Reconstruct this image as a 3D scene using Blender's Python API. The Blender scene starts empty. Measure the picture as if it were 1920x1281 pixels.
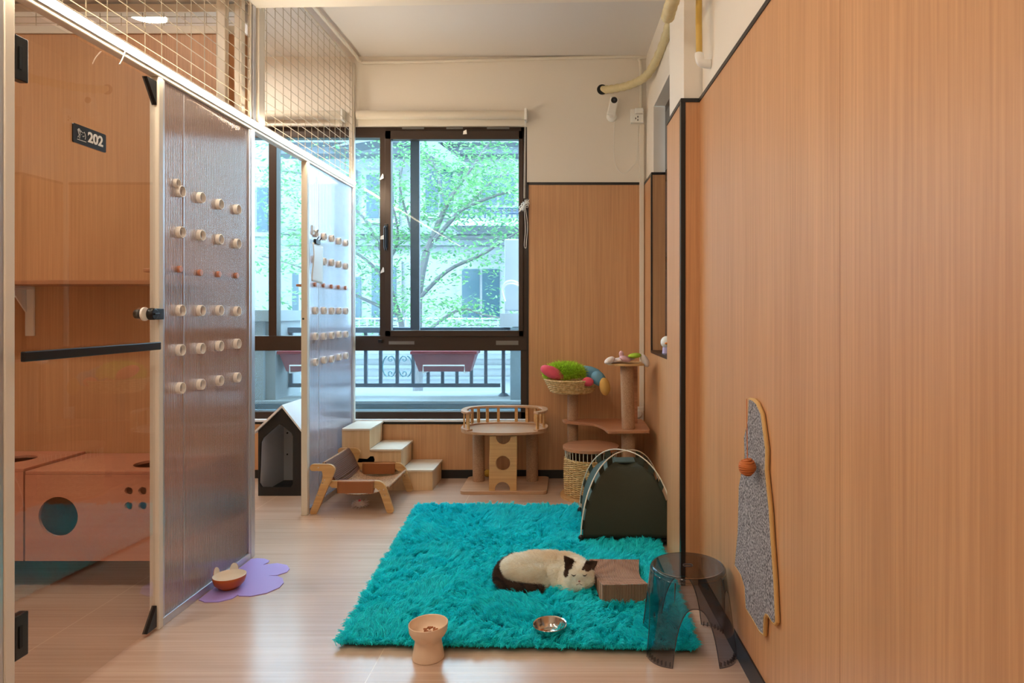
import bpy, bmesh, math, random
import numpy as np
from mathutils import Vector, Matrix, noise as mnoise
random.seed(7); rng = np.random.default_rng(7)
SC = bpy.context.scene; COL = SC.collection
# ------------------------------------------------------------------ camera, world, sun, exposure
F, CX, CY, H = 1240.0, 1070.0, 586.0, 1.15       # focal length (px of the 1920 frame), principal point, eye height
cd = bpy.data.cameras.new('camera'); cam = bpy.data.objects.new('camera', cd); COL.objects.link(cam)
cam.location = (0, 0, H); cam.rotation_euler = (math.pi/2, 0, 0)
cd.sensor_width = 36; cd.lens = 36*F/1920; cd.shift_x = (960-CX)/1920; cd.shift_y = -(640.5-CY)/1920
cd.clip_start = 0.02; cd.clip_end = 300
SC.camera = cam
w = bpy.data.worlds.new('sky'); SC.world = w; w.use_nodes = True
bg = w.node_tree.nodes['Background']; bg.inputs[0].default_value = (0.58, 0.80, 1.0, 1); bg.inputs[1].default_value = 5.8
sd = bpy.data.lights.new('sun', 'SUN'); sd.energy = 1.2; sd.angle = 0.06; sd.color = (1, .95, .86)
sun = bpy.data.objects.new('sun', sd); COL.objects.link(sun); sun.rotation_euler = (math.radians(48), 0, math.radians(-22))
vs = SC.view_settings; vs.view_transform = 'Standard'; vs.look = 'None'; vs.gamma = 1; vs.use_curve_mapping = False
vs.exposure = 0.68
LED_POWER, LAMP_POWER, PEN_POWER = 55.0, 1.95, 140.0
LED_COL = (1.0, .83, .60)

# ------------------------------------------------------------------ helpers
def P(x, y, Y): return Vector(((x-CX)*Y/F, Y, H-(y-CY)*Y/F))
def FL(x, y, z=0.0):
    Y = (H-z)*F/(y-CY); return Vector(((x-CX)*Y/F, Y, z))
LOCS = {}
def tag(o, label=None, cat=None, group=None, kind=None):
    if label: o['label'] = label
    if cat: o['category'] = cat
    if group: o['group'] = group
    if kind: o['kind'] = kind
    return o
def thing(name, label, cat, loc=(0, 0, 0), rz=0.0, group=None):
    o = bpy.data.objects.new(name, None); COL.objects.link(o); o.empty_display_size = .05
    o.location = loc; o.rotation_euler = (0, 0, rz); LOCS[o.name] = Vector(loc)
    return tag(o, label, cat, group)
def wloc(o):
    v = Vector((0, 0, 0))
    while o is not None:
        v += LOCS.get(o.name, Vector((0, 0, 0))); o = o.parent
    return v
class MB:
    def __init__(s): s.bm = bmesh.new()
    def box(s, a, b, m=None):
        x0, y0, z0 = [min(p, q) for p, q in zip(a, b)]; x1, y1, z1 = [max(p, q) for p, q in zip(a, b)]
        v = [s.bm.verts.new(p) for p in ((x0,y0,z0),(x1,y0,z0),(x1,y1,z0),(x0,y1,z0),(x0,y0,z1),(x1,y0,z1),(x1,y1,z1),(x0,y1,z1))]
        for f in ((0,3,2,1),(4,5,6,7),(0,1,5,4),(1,2,6,5),(2,3,7,6),(3,0,4,7)): s.bm.faces.new([v[i] for i in f])
        if m is not None: bmesh.ops.transform(s.bm, matrix=m, verts=v)
        return s
    def prism(s, pts, z0, z1):
        s.plate(pts, [], lambda u, v, t: (u, v, z0+(z1-z0)*t)); return s
    def plate(s, outer, holes, fn):
        """flat plate with holes; fn(u, v, t) maps 2-D + thickness parameter (0..1) to 3-D"""
        b = bmesh.new(); es = []
        for lp in [outer]+list(holes):
            vv = [b.verts.new((p[0], p[1], 0)) for p in lp]
            for i in range(len(vv)): es.append(b.edges.new((vv[i], vv[(i+1) % len(vv)])))
        bmesh.ops.triangle_fill(b, use_beauty=True, use_dissolve=False, edges=es)
        b.verts.index_update(); b.verts.ensure_lookup_table()
        n = len(b.verts)
        lo = [s.bm.verts.new(fn(v.co.x, v.co.y, 0)) for v in b.verts]
        hi = [s.bm.verts.new(fn(v.co.x, v.co.y, 1)) for v in b.verts]
        nf = []
        for f in b.faces:
            ids = [v.index for v in f.verts]
            nf.append(s.bm.faces.new([lo[i] for i in ids])); nf.append(s.bm.faces.new([hi[i] for i in reversed(ids)]))
        for e in b.edges:
            if len(e.link_faces) == 1:
                i, j = e.verts[0].index, e.verts[1].index
                nf.append(s.bm.faces.new((lo[i], lo[j], hi[j], hi[i])))
        b.free()
        bmesh.ops.recalc_face_normals(s.bm, faces=nf)
        return s
    def tube(s, pts, r, n=8, closed=False, cap=True):
        pts = [Vector(p) for p in pts]; N = len(pts)
        rr = r if isinstance(r, (list, tuple)) else [r]*N
        rings = []; up = None
        for i, p in enumerate(pts):
            if closed: t = pts[(i+1) % N]-pts[i-1]
            else: t = pts[min(i+1, N-1)]-pts[max(i-1, 0)]
            if t.length < 1e-9: t = Vector((0, 0, 1))
            t.normalize()
            if up is None:
                up = Vector((0, 0, 1)) if abs(t.z) < .9 else Vector((1, 0, 0))
            a = t.cross(up)
            if a.length < 1e-6: a = t.orthogonal()
            a.normalize(); up = a.cross(t).normalized()
            rings.append([s.bm.verts.new(p+(a*math.cos(k*2*math.pi/n)+up*math.sin(k*2*math.pi/n))*rr[i]) for k in range(n)])
        for i in range(N if closed else N-1):
            A, B = rings[i], rings[(i+1) % N]
            for k in range(n): s.bm.faces.new((A[k], B[k], B[(k+1) % n], A[(k+1) % n]))
        if cap and not closed:
            s.bm.faces.new(rings[0]); s.bm.faces.new(list(reversed(rings[-1])))
        return s
    def lathe(s, prof, c=(0, 0, 0), n=40, axis='z', m=None):
        rings = []
        for r, z in prof:
            if r < 1e-6: rings.append([s.bm.verts.new((0, 0, z))])
            else: rings.append([s.bm.verts.new((r*math.cos(k*2*math.pi/n), r*math.sin(k*2*math.pi/n), z)) for k in range(n)])
        fs = []
        for A, B in zip(rings, rings[1:]):
            for k in range(n):
                q = [A[k % len(A)], A[(k+1) % len(A)], B[(k+1) % len(B)], B[k % len(B)]]
                u = []
                for v in q:
                    if v not in u: u.append(v)
                if len(u) > 2:
                    try: fs.append(s.bm.faces.new(u))
                    except ValueError: pass
        vs_ = [v for r in rings for v in r]
        M = Matrix.Translation(c)
        if axis == 'x': M = M @ Matrix.Rotation(math.pi/2, 4, 'Y')
        if axis == 'y': M = M @ Matrix.Rotation(-math.pi/2, 4, 'X')
        if m is not None: M = M @ m
        bmesh.ops.transform(s.bm, matrix=M, verts=vs_)
        bmesh.ops.recalc_face_normals(s.bm, faces=fs)
        return s
    def ball(s, c, r, sub=3, m=None):
        r = r if isinstance(r, (tuple, list)) else (r, r, r)
        M = Matrix.Translation(c)
        if m is not None: M = M @ m
        M = M @ Matrix.Diagonal((r[0], r[1], r[2], 1))
        bmesh.ops.create_icosphere(s.bm, subdivisions=sub, radius=1, matrix=M)
        return s
    def grid(s, fn, nu, nv, closed_u=False):
        V = [[s.bm.verts.new(fn(i/(nu if closed_u else nu-1), j/(nv-1))) for j in range(nv)] for i in range(nu)]
        for i in range(nu if closed_u else nu-1):
            for j in range(nv-1):
                a = (V[i][j], V[(i+1) % nu][j], V[(i+1) % nu][j+1], V[i][j+1])
                try: s.bm.faces.new(a)
                except ValueError: pass
        return s
    def build(s, name, mat, parent=None, world=True, smooth=True, bevel=0, solid=0, ang=35, subsurf=0):
        if parent is not None and world:
            bmesh.ops.translate(s.bm, vec=-wloc(parent), verts=s.bm.verts)
        me = bpy.data.meshes.new(name); s.bm.to_mesh(me); s.bm.free()
        o = bpy.data.objects.new(name, me); COL.objects.link(o)
        if parent is not None: o.parent = parent
        if mat: me.materials.append(mat)
        if smooth and len(me.polygons):
            me.shade_smooth(); me.set_sharp_from_angle(angle=math.radians(ang))
        if solid:
            md = o.modifiers.new('solid', 'SOLIDIFY'); md.thickness = solid; md.offset = 0
        if bevel:
            md = o.modifiers.new('bevel', 'BEVEL'); md.width = bevel; md.segments = 2; md.limit_method = 'ANGLE'
        if subsurf:
            md = o.modifiers.new('sub', 'SUBSURF'); md.levels = subsurf; md.render_levels = subsurf
        return o
def struct(o): o['kind'] = 'structure'; return o
def circ(cx, cy, r, n=32, a0=0, a1=2*math.pi):
    full = abs(a1-a0-2*math.pi) < 1e-6
    return [(cx+r*math.cos(a0+(a1-a0)*i/(n if full else n-1)), cy+r*math.sin(a0+(a1-a0)*i/(n if full else n-1))) for i in range(n)]
def rrect(x0, y0, x1, y1, r, n=6):
    p = []
    for cx, cy, a in ((x1-r, y1-r, 0), (x0+r, y1-r, 90), (x0+r, y0+r, 180), (x1-r, y0+r, 270)):
        p += circ(cx, cy, r, n, math.radians(a), math.radians(a+90))
    return p
def smooth_path(pts, n=8, closed=False):
    pts = [Vector(p) for p in pts]; out = []; N = len(pts)
    for i in range(N if closed else N-1):
        if closed: a, b, c, d = pts[i-1], pts[i], pts[(i+1) % N], pts[(i+2) % N]
        else: a, b, c, d = pts[max(i-1, 0)], pts[i], pts[i+1], pts[min(i+2, N-1)]
        for k in range(n):
            t = k/n
            out.append(.5*((2*b)+(c-a)*t+(2*a-5*b+4*c-d)*t*t+(3*b-a-3*c+d)*t*t*t))
    if not closed: out.append(pts[-1])
    return out
def strands(name, mat, roots, mids, tips, r0, parent, rtip=.25, col=None, kind='stuff'):
    """a pile of hairs: three arrays of points (n,3) in the parent's space"""
    n = len(roots); cu = bpy.data.hair_curves.new(name); cu.add_curves([4]*n)
    pos = np.empty((n, 4, 3), np.float32)
    pos[:, 0] = roots; pos[:, 1] = roots*.42+mids*.52+tips*.06; pos[:, 2] = roots*.05+mids*.55+tips*.40; pos[:, 3] = tips
    cu.attributes['position'].data.foreach_set('vector', pos.reshape(-1)) if 'position' in cu.attributes else None
    rad = cu.attributes.get('radius') or cu.attributes.new('radius', 'FLOAT', 'POINT')
    rr = np.tile(np.array([1, .9, .7, rtip], np.float32)*r0, n); rad.data.foreach_set('value', rr)
    if col is not None:
        at = cu.attributes.new('Col', 'FLOAT_COLOR', 'CURVE'); at.data.foreach_set('color', col.astype(np.float32).reshape(-1))
    cu.materials.append(mat)
    o = bpy.data.objects.new(name, cu); COL.objects.link(o); o.parent = parent
    if kind: o['kind'] = kind
    return o

# ------------------------------------------------------------------ materials
def nodes(name):
    m = bpy.data.materials.new(name); m.use_nodes = True; nt = m.node_tree
    return m, nt, nt.nodes, nt.links
def s2l(c):
    return tuple(((v/255)/12.92 if v/255 <= .04045 else ((v/255+.055)/1.055)**2.4) for v in c)
def M(name, rgb, rough=.5, metal=0.0, bump=0.0, bscale=60, var=.0, spec=.5, **kw):
    m, nt, N, L = nodes(name); b = N['Principled BSDF']
    c = s2l(rgb); b.inputs['Base Color'].default_value = (*c, 1); b.inputs['Roughness'].default_value = rough
    b.inputs['Metallic'].default_value = metal; b.inputs['Specular IOR Level'].default_value = spec
    for k, v in kw.items(): b.inputs[k.replace('_', ' ')].default_value = v
    tc = N.new('ShaderNodeTexCoord')
    if var:
        nz = N.new('ShaderNodeTexNoise'); nz.inputs['Scale'].default_value = bscale; nz.inputs['Detail'].default_value = 4
        mx = N.new('ShaderNodeMix'); mx.data_type = 'RGBA'
        mx.inputs[6].default_value = (*[v*(1-var) for v in c], 1); mx.inputs[7].default_value = (*[min(1, v*(1+var)) for v in c], 1)
        L.new(tc.outputs['Object'], nz.inputs['Vector']); L.new(nz.outputs['Fac'], mx.inputs[0]); L.new(mx.outputs[2], b.inputs['Base Color'])
    if bump:
        nb = N.new('ShaderNodeTexNoise'); nb.inputs['Scale'].default_value = bscale*2; nb.inputs['Detail'].default_value = 5
        bp = N.new('ShaderNodeBump'); bp.inputs['Strength'].default_value = bump; bp.inputs['Distance'].default_value = .004
        L.new(tc.outputs['Object'], nb.inputs['Vector']); L.new(nb.outputs['Fac'], bp.inputs['Height']); L.new(bp.outputs[0], b.inputs['Normal'])
    return m
def wood(name, lo, hi, axis='z', fine=90, rough=.45, bump=.08, seams=None, ratio=.018):
    m, nt, N, L = nodes(name); b = N['Principled BSDF']; b.inputs['Roughness'].default_value = rough
    tc = N.new('ShaderNodeTexCoord'); mp = N.new('ShaderNodeMapping'); L.new(tc.outputs['Object'], mp.inputs['Vector'])
    sc = [fine]*3; sc['xyz'.index(axis)] = fine*ratio; mp.inputs['Scale'].default_value = sc
    n1 = N.new('ShaderNodeTexNoise'); n1.inputs['Scale'].default_value = 1; n1.inputs['Detail'].default_value = 5; n1.inputs['Roughness'].default_value = .6
    L.new(mp.outputs[0], n1.inputs['Vector'])
    mp2 = N.new('ShaderNodeMapping'); L.new(tc.outputs['Object'], mp2.inputs['Vector'])
    s2 = [7]*3; s2['xyz'.index(axis)] = .5; mp2.inputs['Scale'].default_value = s2
    n2 = N.new('ShaderNodeTexNoise'); n2.inputs['Scale'].default_value = 1; n2.inputs['Detail'].default_value = 3
    L.new(mp2.outputs[0], n2.inputs['Vector'])
    ma = N.new('ShaderNodeMath'); ma.operation = 'MULTIPLY_ADD'; L.new(n2.outputs['Fac'], ma.inputs[0]); ma.inputs[1].default_value = .55
    L.new(n1.outputs['Fac'], ma.inputs[2])
    cr = N.new('ShaderNodeValToRGB'); cr.color_ramp.elements[0].position = .5; cr.color_ramp.elements[1].position = 1.02
    cr.color_ramp.elements[0].color = (*s2l(lo), 1); cr.color_ramp.elements[1].color = (*s2l(hi), 1)
    L.new(ma.outputs[0], cr.inputs['Fac']); L.new(cr.outputs[0], b.inputs['Base Color'])
    bp = N.new('ShaderNodeBump'); bp.inputs['Strength'].default_value = bump; bp.inputs['Distance'].default_value = .002
    L.new(n1.outputs['Fac'], bp.inputs['Height']); L.new(bp.outputs[0], b.inputs['Normal'])
    return m
def floor_mat():
    m, nt, N, L = nodes('floor_tiles'); b = N['Principled BSDF']
    tc = N.new('ShaderNodeTexCoord')
    mp = N.new('ShaderNodeMapping'); mp.inputs['Scale'].default_value = (1.6, 75, 1); L.new(tc.outputs['Object'], mp.inputs['Vector'])
    n1 = N.new('ShaderNodeTexNoise'); n1.inputs['Scale'].default_value = 1; n1.inputs['Detail'].default_value = 5; L.new(mp.outputs[0], n1.inputs['Vector'])
    mp2 = N.new('ShaderNodeMapping'); mp2.inputs['Scale'].default_value = (.5, 7, 1); L.new(tc.outputs['Object'], mp2.inputs['Vector'])
    n2 = N.new('ShaderNodeTexNoise'); n2.inputs['Scale'].default_value = 1; L.new(mp2.outputs[0], n2.inputs['Vector'])
    ad = N.new('ShaderNodeMath'); ad.operation = 'MULTIPLY_ADD'; ad.inputs[1].default_value = .6; L.new(n2.outputs['Fac'], ad.inputs[0]); L.new(n1.outputs['Fac'], ad.inputs[2])
    cr = N.new('ShaderNodeValToRGB'); cr.color_ramp.elements[0].position = .5; cr.color_ramp.elements[1].position = 1.1
    cr.color_ramp.elements[0].color = (*s2l((180, 150, 130)), 1); cr.color_ramp.elements[1].color = (*s2l((202, 174, 154)), 1)
    L.new(ad.outputs[0], cr.inputs['Fac'])
    sp = N.new('ShaderNodeSeparateXYZ'); L.new(tc.outputs['Object'], sp.inputs[0])
    def joint(out, off, size, wd):
        a = N.new('ShaderNodeMath'); a.operation = 'SUBTRACT'; a.inputs[1].default_value = off; L.new(out, a.inputs[0])
        p = N.new('ShaderNodeMath'); p.operation = 'PINGPONG'; p.inputs[1].default_value = size/2; L.new(a.outputs[0], p.inputs[0])
        c = N.new('ShaderNodeMath'); c.operation = 'LESS_THAN'; c.inputs[1].default_value = wd; L.new(p.outputs[0], c.inputs[0]); return c
    jx = joint(sp.outputs['X'], -.638, 1.2, .0012); jy = joint(sp.outputs['Y'], 2.109, .586, .0013)
    mxm = N.new('ShaderNodeMath'); mxm.operation = 'MAXIMUM'; L.new(jx.outputs[0], mxm.inputs[0]); L.new(jy.outputs[0], mxm.inputs[1])
    mx = N.new('ShaderNodeMix'); mx.data_type = 'RGBA'; L.new(mxm.outputs[0], mx.inputs[0]); L.new(cr.outputs[0], mx.inputs[6]); mx.inputs[7].default_value = (*s2l((222, 196, 170)), 1)
    # scattered specks of dirt
    vo = N.new('ShaderNodeTexVoronoi'); vo.inputs['Scale'].default_value = 9; L.new(tc.outputs['Object'], vo.inputs['Vector'])
    lt = N.new('ShaderNodeMath'); lt.operation = 'LESS_THAN'; lt.inputs[1].default_value = .022; L.new(vo.outputs['Distance'], lt.inputs[0])
    mx2 = N.new('ShaderNodeMix'); mx2.data_type = 'RGBA'; L.new(lt.outputs[0], mx2.inputs[0]); L.new(mx.outputs[2], mx2.inputs[6]); mx2.inputs[7].default_value = (.16, .1, .07, 1)
    L.new(mx2.outputs[2], b.inputs['Base Color'])
    b.inputs['Roughness'].default_value = .25; b.inputs['Specular IOR Level'].default_value = 1.0
    bp = N.new('ShaderNodeBump'); bp.inputs['Strength'].default_value = .025; bp.inputs['Distance'].default_value = .002; L.new(n1.outputs['Fac'], bp.inputs['Height']); L.new(bp.outputs[0], b.inputs['Normal'])
    return m
def front_only(N, L, fr):
    ge = N.new('ShaderNodeNewGeometry'); iv = N.new('ShaderNodeMath'); iv.operation = 'SUBTRACT'; iv.inputs[0].default_value = 1; L.new(ge.outputs['Backfacing'], iv.inputs[1])
    mu = N.new('ShaderNodeMath'); mu.operation = 'MULTIPLY'; L.new(fr.outputs[0], mu.inputs[0]); L.new(iv.outputs[0], mu.inputs[1]); return mu.outputs[0]
def clear(name, tint=(1, 1, 1), rough=0.0, ior=1.5, haze=0.0, hazecol=(1, 1, 1), refl=1.0):
    m, nt, N, L = nodes(name); N.remove(N['Principled BSDF']); out = N['Material Output']
    tr = N.new('ShaderNodeBsdfTransparent'); tr.inputs[0].default_value = (*tint, 1)
    gl = N.new('ShaderNodeBsdfGlossy'); gl.inputs['Roughness'].default_value = rough; gl.inputs['Color'].default_value = (refl, refl, refl, 1)
    fr = N.new('ShaderNodeFresnel'); fr.inputs['IOR'].default_value = ior
    mx = N.new('ShaderNodeMixShader'); L.new(front_only(N, L, fr), mx.inputs[0])
    base = tr.outputs[0]
    if haze:
        tl = N.new('ShaderNodeBsdfTranslucent'); tl.inputs[0].default_value = (*hazecol, 1)
        df = N.new('ShaderNodeBsdfDiffuse'); df.inputs[0].default_value = (*hazecol, 1)
        h2 = N.new('ShaderNodeMixShader'); h2.inputs[0].default_value = .4; L.new(tl.outputs[0], h2.inputs[1]); L.new(df.outputs[0], h2.inputs[2])
        h = N.new('ShaderNodeMixShader'); h.inputs[0].default_value = haze; L.new(tr.outputs[0], h.inputs[1]); L.new(h2.outputs[0], h.inputs[2]); base = h.outputs[0]
    L.new(base, mx.inputs[1]); L.new(gl.outputs[0], mx.inputs[2]); L.new(mx.outputs[0], out.inputs['Surface'])
    return m
def poly_mat():
    """twin-wall polycarbonate: vertical ribs, blurred see-through, soft reflections"""
    m, nt, N, L = nodes('ribbed_polycarbonate'); N.remove(N['Principled BSDF']); out = N['Material Output']
    tc = N.new('ShaderNodeTexCoord'); sp = N.new('ShaderNodeSeparateXYZ'); L.new(tc.outputs['Object'], sp.inputs[0])
    k = N.new('ShaderNodeMath'); k.operation = 'MULTIPLY'; k.inputs[1].default_value = 2*math.pi/.0105; L.new(sp.outputs['Y'], k.inputs[0])
    sn = N.new('ShaderNodeMath'); sn.operation = 'SINE'; L.new(k.outputs[0], sn.inputs[0])
    nz = N.new('ShaderNodeTexNoise'); nz.inputs['Scale'].default_value = 3.5; L.new(tc.outputs['Object'], nz.inputs['Vector'])
    ad = N.new('ShaderNodeMath'); ad.operation = 'MULTIPLY_ADD'; ad.inputs[1].default_value = .8; L.new(nz.outputs['Fac'], ad.inputs[0]); L.new(sn.outputs[0], ad.inputs[2])
    bp = N.new('ShaderNodeBump'); bp.inputs['Strength'].default_value = .30; bp.inputs['Distance'].default_value = .0012; L.new(ad.outputs[0], bp.inputs['Height'])
    rf = N.new('ShaderNodeBsdfRefraction'); rf.inputs['Roughness'].default_value = .24; rf.inputs['IOR'].default_value = 1.18; rf.inputs['Color'].default_value = (.86, .88, .96, 1); L.new(bp.outputs[0], rf.inputs['Normal'])
    tp = N.new('ShaderNodeBsdfTransparent'); tp.inputs[0].default_value = (.86, .88, .95, 1)
    m0 = N.new('ShaderNodeMixShader'); m0.inputs[0].default_value = .25; L.new(rf.outputs[0], m0.inputs[1]); L.new(tp.outputs[0], m0.inputs[2])
    tl = N.new('ShaderNodeBsdfTranslucent'); tl.inputs[0].default_value = (.9, .92, 1, 1)
    rib = N.new('ShaderNodeMapRange'); rib.inputs[1].default_value = -1; rib.inputs[2].default_value = 1; rib.inputs[3].default_value = .04; rib.inputs[4].default_value = .30; L.new(sn.outputs[0], rib.inputs[0])
    m1 = N.new('ShaderNodeMixShader'); L.new(rib.outputs[0], m1.inputs[0]); L.new(m0.outputs[0], m1.inputs[1]); L.new(tl.outputs[0], m1.inputs[2])
    df = N.new('ShaderNodeBsdfDiffuse'); df.inputs[0].default_value = (.8, .8, .86, 1)
    m1b = N.new('ShaderNodeMixShader'); m1b.inputs[0].default_value = .05; L.new(m1.outputs[0], m1b.inputs[1]); L.new(df.outputs[0], m1b.inputs[2])
    gl = N.new('ShaderNodeBsdfGlossy'); gl.inputs['Roughness'].default_value = .07; L.new(bp.outputs[0], gl.inputs['Normal'])
    fr = N.new('ShaderNodeFresnel'); fr.inputs['IOR'].default_value = 2.3
    m2 = N.new('ShaderNodeMixShader'); L.new(front_only(N, L, fr), m2.inputs[0]); L.new(m1b.outputs[0], m2.inputs[1]); L.new(gl.outputs[0], m2.inputs[2])
    L.new(m2.outputs[0], out.inputs['Surface']); return m
def emit(name, col, s):
    m, nt, N, L = nodes(name); N.remove(N['Principled BSDF']); e = N.new('ShaderNodeEmission')
    e.inputs[0].default_value = (*col, 1); e.inputs[1].default_value = s; L.new(e.outputs[0], N['Material Output'].inputs['Surface']); return m
def hair_mat(name, rgb, var=.25, attr=False, rough=.6, trans=.25):
    m, nt, N, L = nodes(name); b = N['Principled BSDF']; b.inputs['Roughness'].default_value = rough; b.inputs['Specular IOR Level'].default_value = .3
    if attr:
        a = N.new('ShaderNodeAttribute'); a.attribute_name = 'Col'; L.new(a.outputs['Color'], b.inputs['Base Color'])
        tl = N.new('ShaderNodeBsdfTranslucent'); L.new(a.outputs['Color'], tl.inputs[0]); ms = N.new('ShaderNodeMixShader'); ms.inputs[0].default_value = trans
        L.new(b.outputs[0], ms.inputs[1]); L.new(tl.outputs[0], ms.inputs[2]); L.new(ms.outputs[0], N['Material Output'].inputs['Surface'])
    else:
        hi = N.new('ShaderNodeHairInfo'); c = s2l(rgb)
        mx = N.new('ShaderNodeMix'); mx.data_type = 'RGBA'; L.new(hi.outputs['Random'], mx.inputs[0])
        mx.inputs[6].default_value = (*[v*(1-var) for v in c], 1); mx.inputs[7].default_value = (*[min(1, v*(1+var)) for v in c], 1); L.new(mx.outputs[2], b.inputs['Base Color'])
        tl = N.new('ShaderNodeBsdfTranslucent'); L.new(mx.outputs[2], tl.inputs[0]); ms = N.new('ShaderNodeMixShader'); ms.inputs[0].default_value = trans
        L.new(b.outputs[0], ms.inputs[1]); L.new(tl.outputs[0], ms.inputs[2]); L.new(ms.outputs[0], N['Material Output'].inputs['Surface'])
    return m
def weave(name, lo, hi, su=260, sv=260, rough=.7):
    m, nt, N, L = nodes(name); b = N['Principled BSDF']; b.inputs['Roughness'].default_value = rough
    tc = N.new('ShaderNodeTexCoord')
    nz = N.new('ShaderNodeTexNoise'); nz.inputs['Scale'].default_value = su*.5; nz.inputs['Detail'].default_value = 3; L.new(tc.outputs['Object'], nz.inputs['Vector'])
    cr = N.new('ShaderNodeValToRGB'); cr.color_ramp.elements[0].position = .35; cr.color_ramp.elements[1].position = .68
    cr.color_ramp.elements[0].color = (*s2l(lo), 1); cr.color_ramp.elements[1].color = (*s2l(hi), 1); L.new(nz.outputs['Fac'], cr.inputs[0]); L.new(cr.outputs[0], b.inputs['Base Color'])
    bp = N.new('ShaderNodeBump'); bp.inputs['Strength'].default_value = .5; bp.inputs['Distance'].default_value = .003; L.new(nz.outputs['Fac'], bp.inputs['Height']); L.new(bp.outputs[0], b.inputs['Normal'])
    return m
m_wall_wood = wood('oak_panelling', (186, 136, 94), (213, 163, 117), 'z', 110, .42)
m_white = M('white_plaster', (236, 228, 216), .7, bump=.05, bscale=25)
m_ceil = M('white_ceiling', (226, 220, 214), .8, bump=.04, bscale=20)
m_black = M('black_trim', (22, 20, 20), .35)
m_floor = floor_mat()
m_cream = M('cream_painted_metal', (228, 220, 206), .4)
m_alu = M('aluminium', (205, 205, 210), .32, .75)
m_poly = poly_mat()
m_frame = M('brown_window_frame', (64, 50, 42), .38, .3)
m_glass = clear('window_glass', (.90, .985, 1.0), 0, 1.35, haze=.03, hazecol=(.8, .95, 1))
m_door = clear('door_glass', (.945, .94, .93), 0, 1.66)
m_edge = M('glass_edge', (120, 140, 140), .2)
m_wire = M('white_wire', (184, 172, 150), .45, .2)
m_led = emit('led_light', LED_COL, LED_POWER)
m_ring = M('white_pvc', (246, 240, 232), .35)
m_sill = M('white_sill', (235, 238, 240), .35)
m_pale = wood('pale_pine', (206, 168, 124), (232, 200, 158), 'z', 60, .5)
m_palex = wood('pale_pine_top', (200, 184, 164), (224, 208, 188), 'x', 60, .5)
m_ply = wood('plywood', (186, 138, 84), (216, 172, 116), 'x', 70, .45)
m_walnut = wood('oak_board', (158, 104, 72), (196, 138, 100), 'x', 60, .4)
m_oak = wood('pale_oak_board', (176, 134, 102), (206, 166, 132), 'x', 60, .35)
m_sisal = weave('sisal_rope', (158, 118, 88), (188, 150, 118), 420)
m_wicker = weave('wicker', (190, 152, 96), (236, 206, 150), 130)
m_rattan = weave('rattan_cane', (140, 92, 58), (204, 160, 116), 300)
m_leather = M('tan_leather', (152, 92, 50), .45, bump=.1, bscale=120)
m_tent = M('dark_green_canvas', (50, 52, 38), .8, bump=.12, bscale=260, var=.12)
m_tent2 = M('teal_green_canvas', (66, 84, 78), .8, bump=.12, bscale=260, var=.12)
m_pole = M('white_pole', (228, 222, 206), .4)
m_card = M('corrugated_cardboard', (150, 112, 88), .85, var=.15, bscale=90)
def card_mat():
    m, nt, N, L = nodes('corrugated_cardboard'); b = N['Principled BSDF']; b.inputs['Roughness'].default_value = .85
    tc = N.new('ShaderNodeTexCoord'); wv = N.new('ShaderNodeTexWave'); wv.wave_type = 'BANDS'; wv.bands_direction = 'X'; wv.inputs['Scale'].default_value = 56; wv.inputs['Distortion'].default_value = .6; wv.inputs['Detail'].default_value = 1
    L.new(tc.outputs['Object'], wv.inputs['Vector']); cr = N.new('ShaderNodeValToRGB'); cr.color_ramp.elements[0].color = (*s2l((112, 78, 60)), 1); cr.color_ramp.elements[1].color = (*s2l((186, 146, 120)), 1)
    L.new(wv.outputs['Fac'], cr.inputs[0]); L.new(cr.outputs[0], b.inputs['Base Color']); bp = N.new('ShaderNodeBump'); bp.inputs['Strength'].default_value = .6; bp.inputs['Distance'].default_value = .003; L.new(wv.outputs['Fac'], bp.inputs['Height']); L.new(bp.outputs[0], b.inputs['Normal']); return m
m_card = card_mat()
m_steel = M('stainless_steel', (210, 205, 200), .16, 1.0)
m_stool = clear('smoke_acrylic', (.66, .65, .675), .03, 1.5)
m_beige = M('beige_ceramic', (232, 206, 180), .4)
m_orange = M('orange_ceramic', (190, 92, 34), .32)
m_inner = M('cream_glaze', (236, 226, 212), .3)
m_mat = M('lilac_silicone', (168, 146, 222), .5)
m_kib = M('kibble', (150, 84, 34), .8, var=.3, bscale=200)
m_felt = weave('grey_felt', (66, 64, 70), (184, 182, 188), 340, rough=.95)
m_rope = M('tan_binding', (206, 166, 104), .7, bump=.4, bscale=300)
m_rball = M('orange_rope', (196, 110, 52), .7, bump=.4, bscale=250)
m_house = M('black_board', (26, 26, 30), .5)
m_housein = M('grey_board', (200, 202, 208), .6)
m_whiteb = M('white_board', (238, 238, 238), .45)
m_plastic = M('white_plastic', (240, 238, 232), .35)
m_blackp = M('black_plastic', (16, 16, 18), .3)
m_text = M('white_lettering', (240, 240, 236), .5)
m_pink = M('pink_plush', (232, 92, 112), .9, bump=.5, bscale=200)
m_blue = M('blue_plush', (110, 160, 186), .9, bump=.5, bscale=200)
m_yell = M('yellow_plush', (214, 166, 88), .9, bump=.4, bscale=150)
m_lime = M('lime_plush', (172, 206, 60), .9, bump=.5, bscale=200)
m_wplush = M('white_plush', (228, 214, 206), .9, bump=.5, bscale=200)
m_pplush = M('pale_pink_plush', (222, 176, 180), .9, bump=.5, bscale=200)
m_insul = M('foam_pipe_wrap', (214, 198, 152), .6, bump=.3, bscale=50, var=.12)
m_coral = wood('coral_board', (204, 136, 108), (214, 148, 118), 'x', 30, .35)
m_iron = M('painted_iron', (46, 62, 84), .45)
m_planter = M('maroon_plastic', (134, 40, 50), .45)
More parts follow.
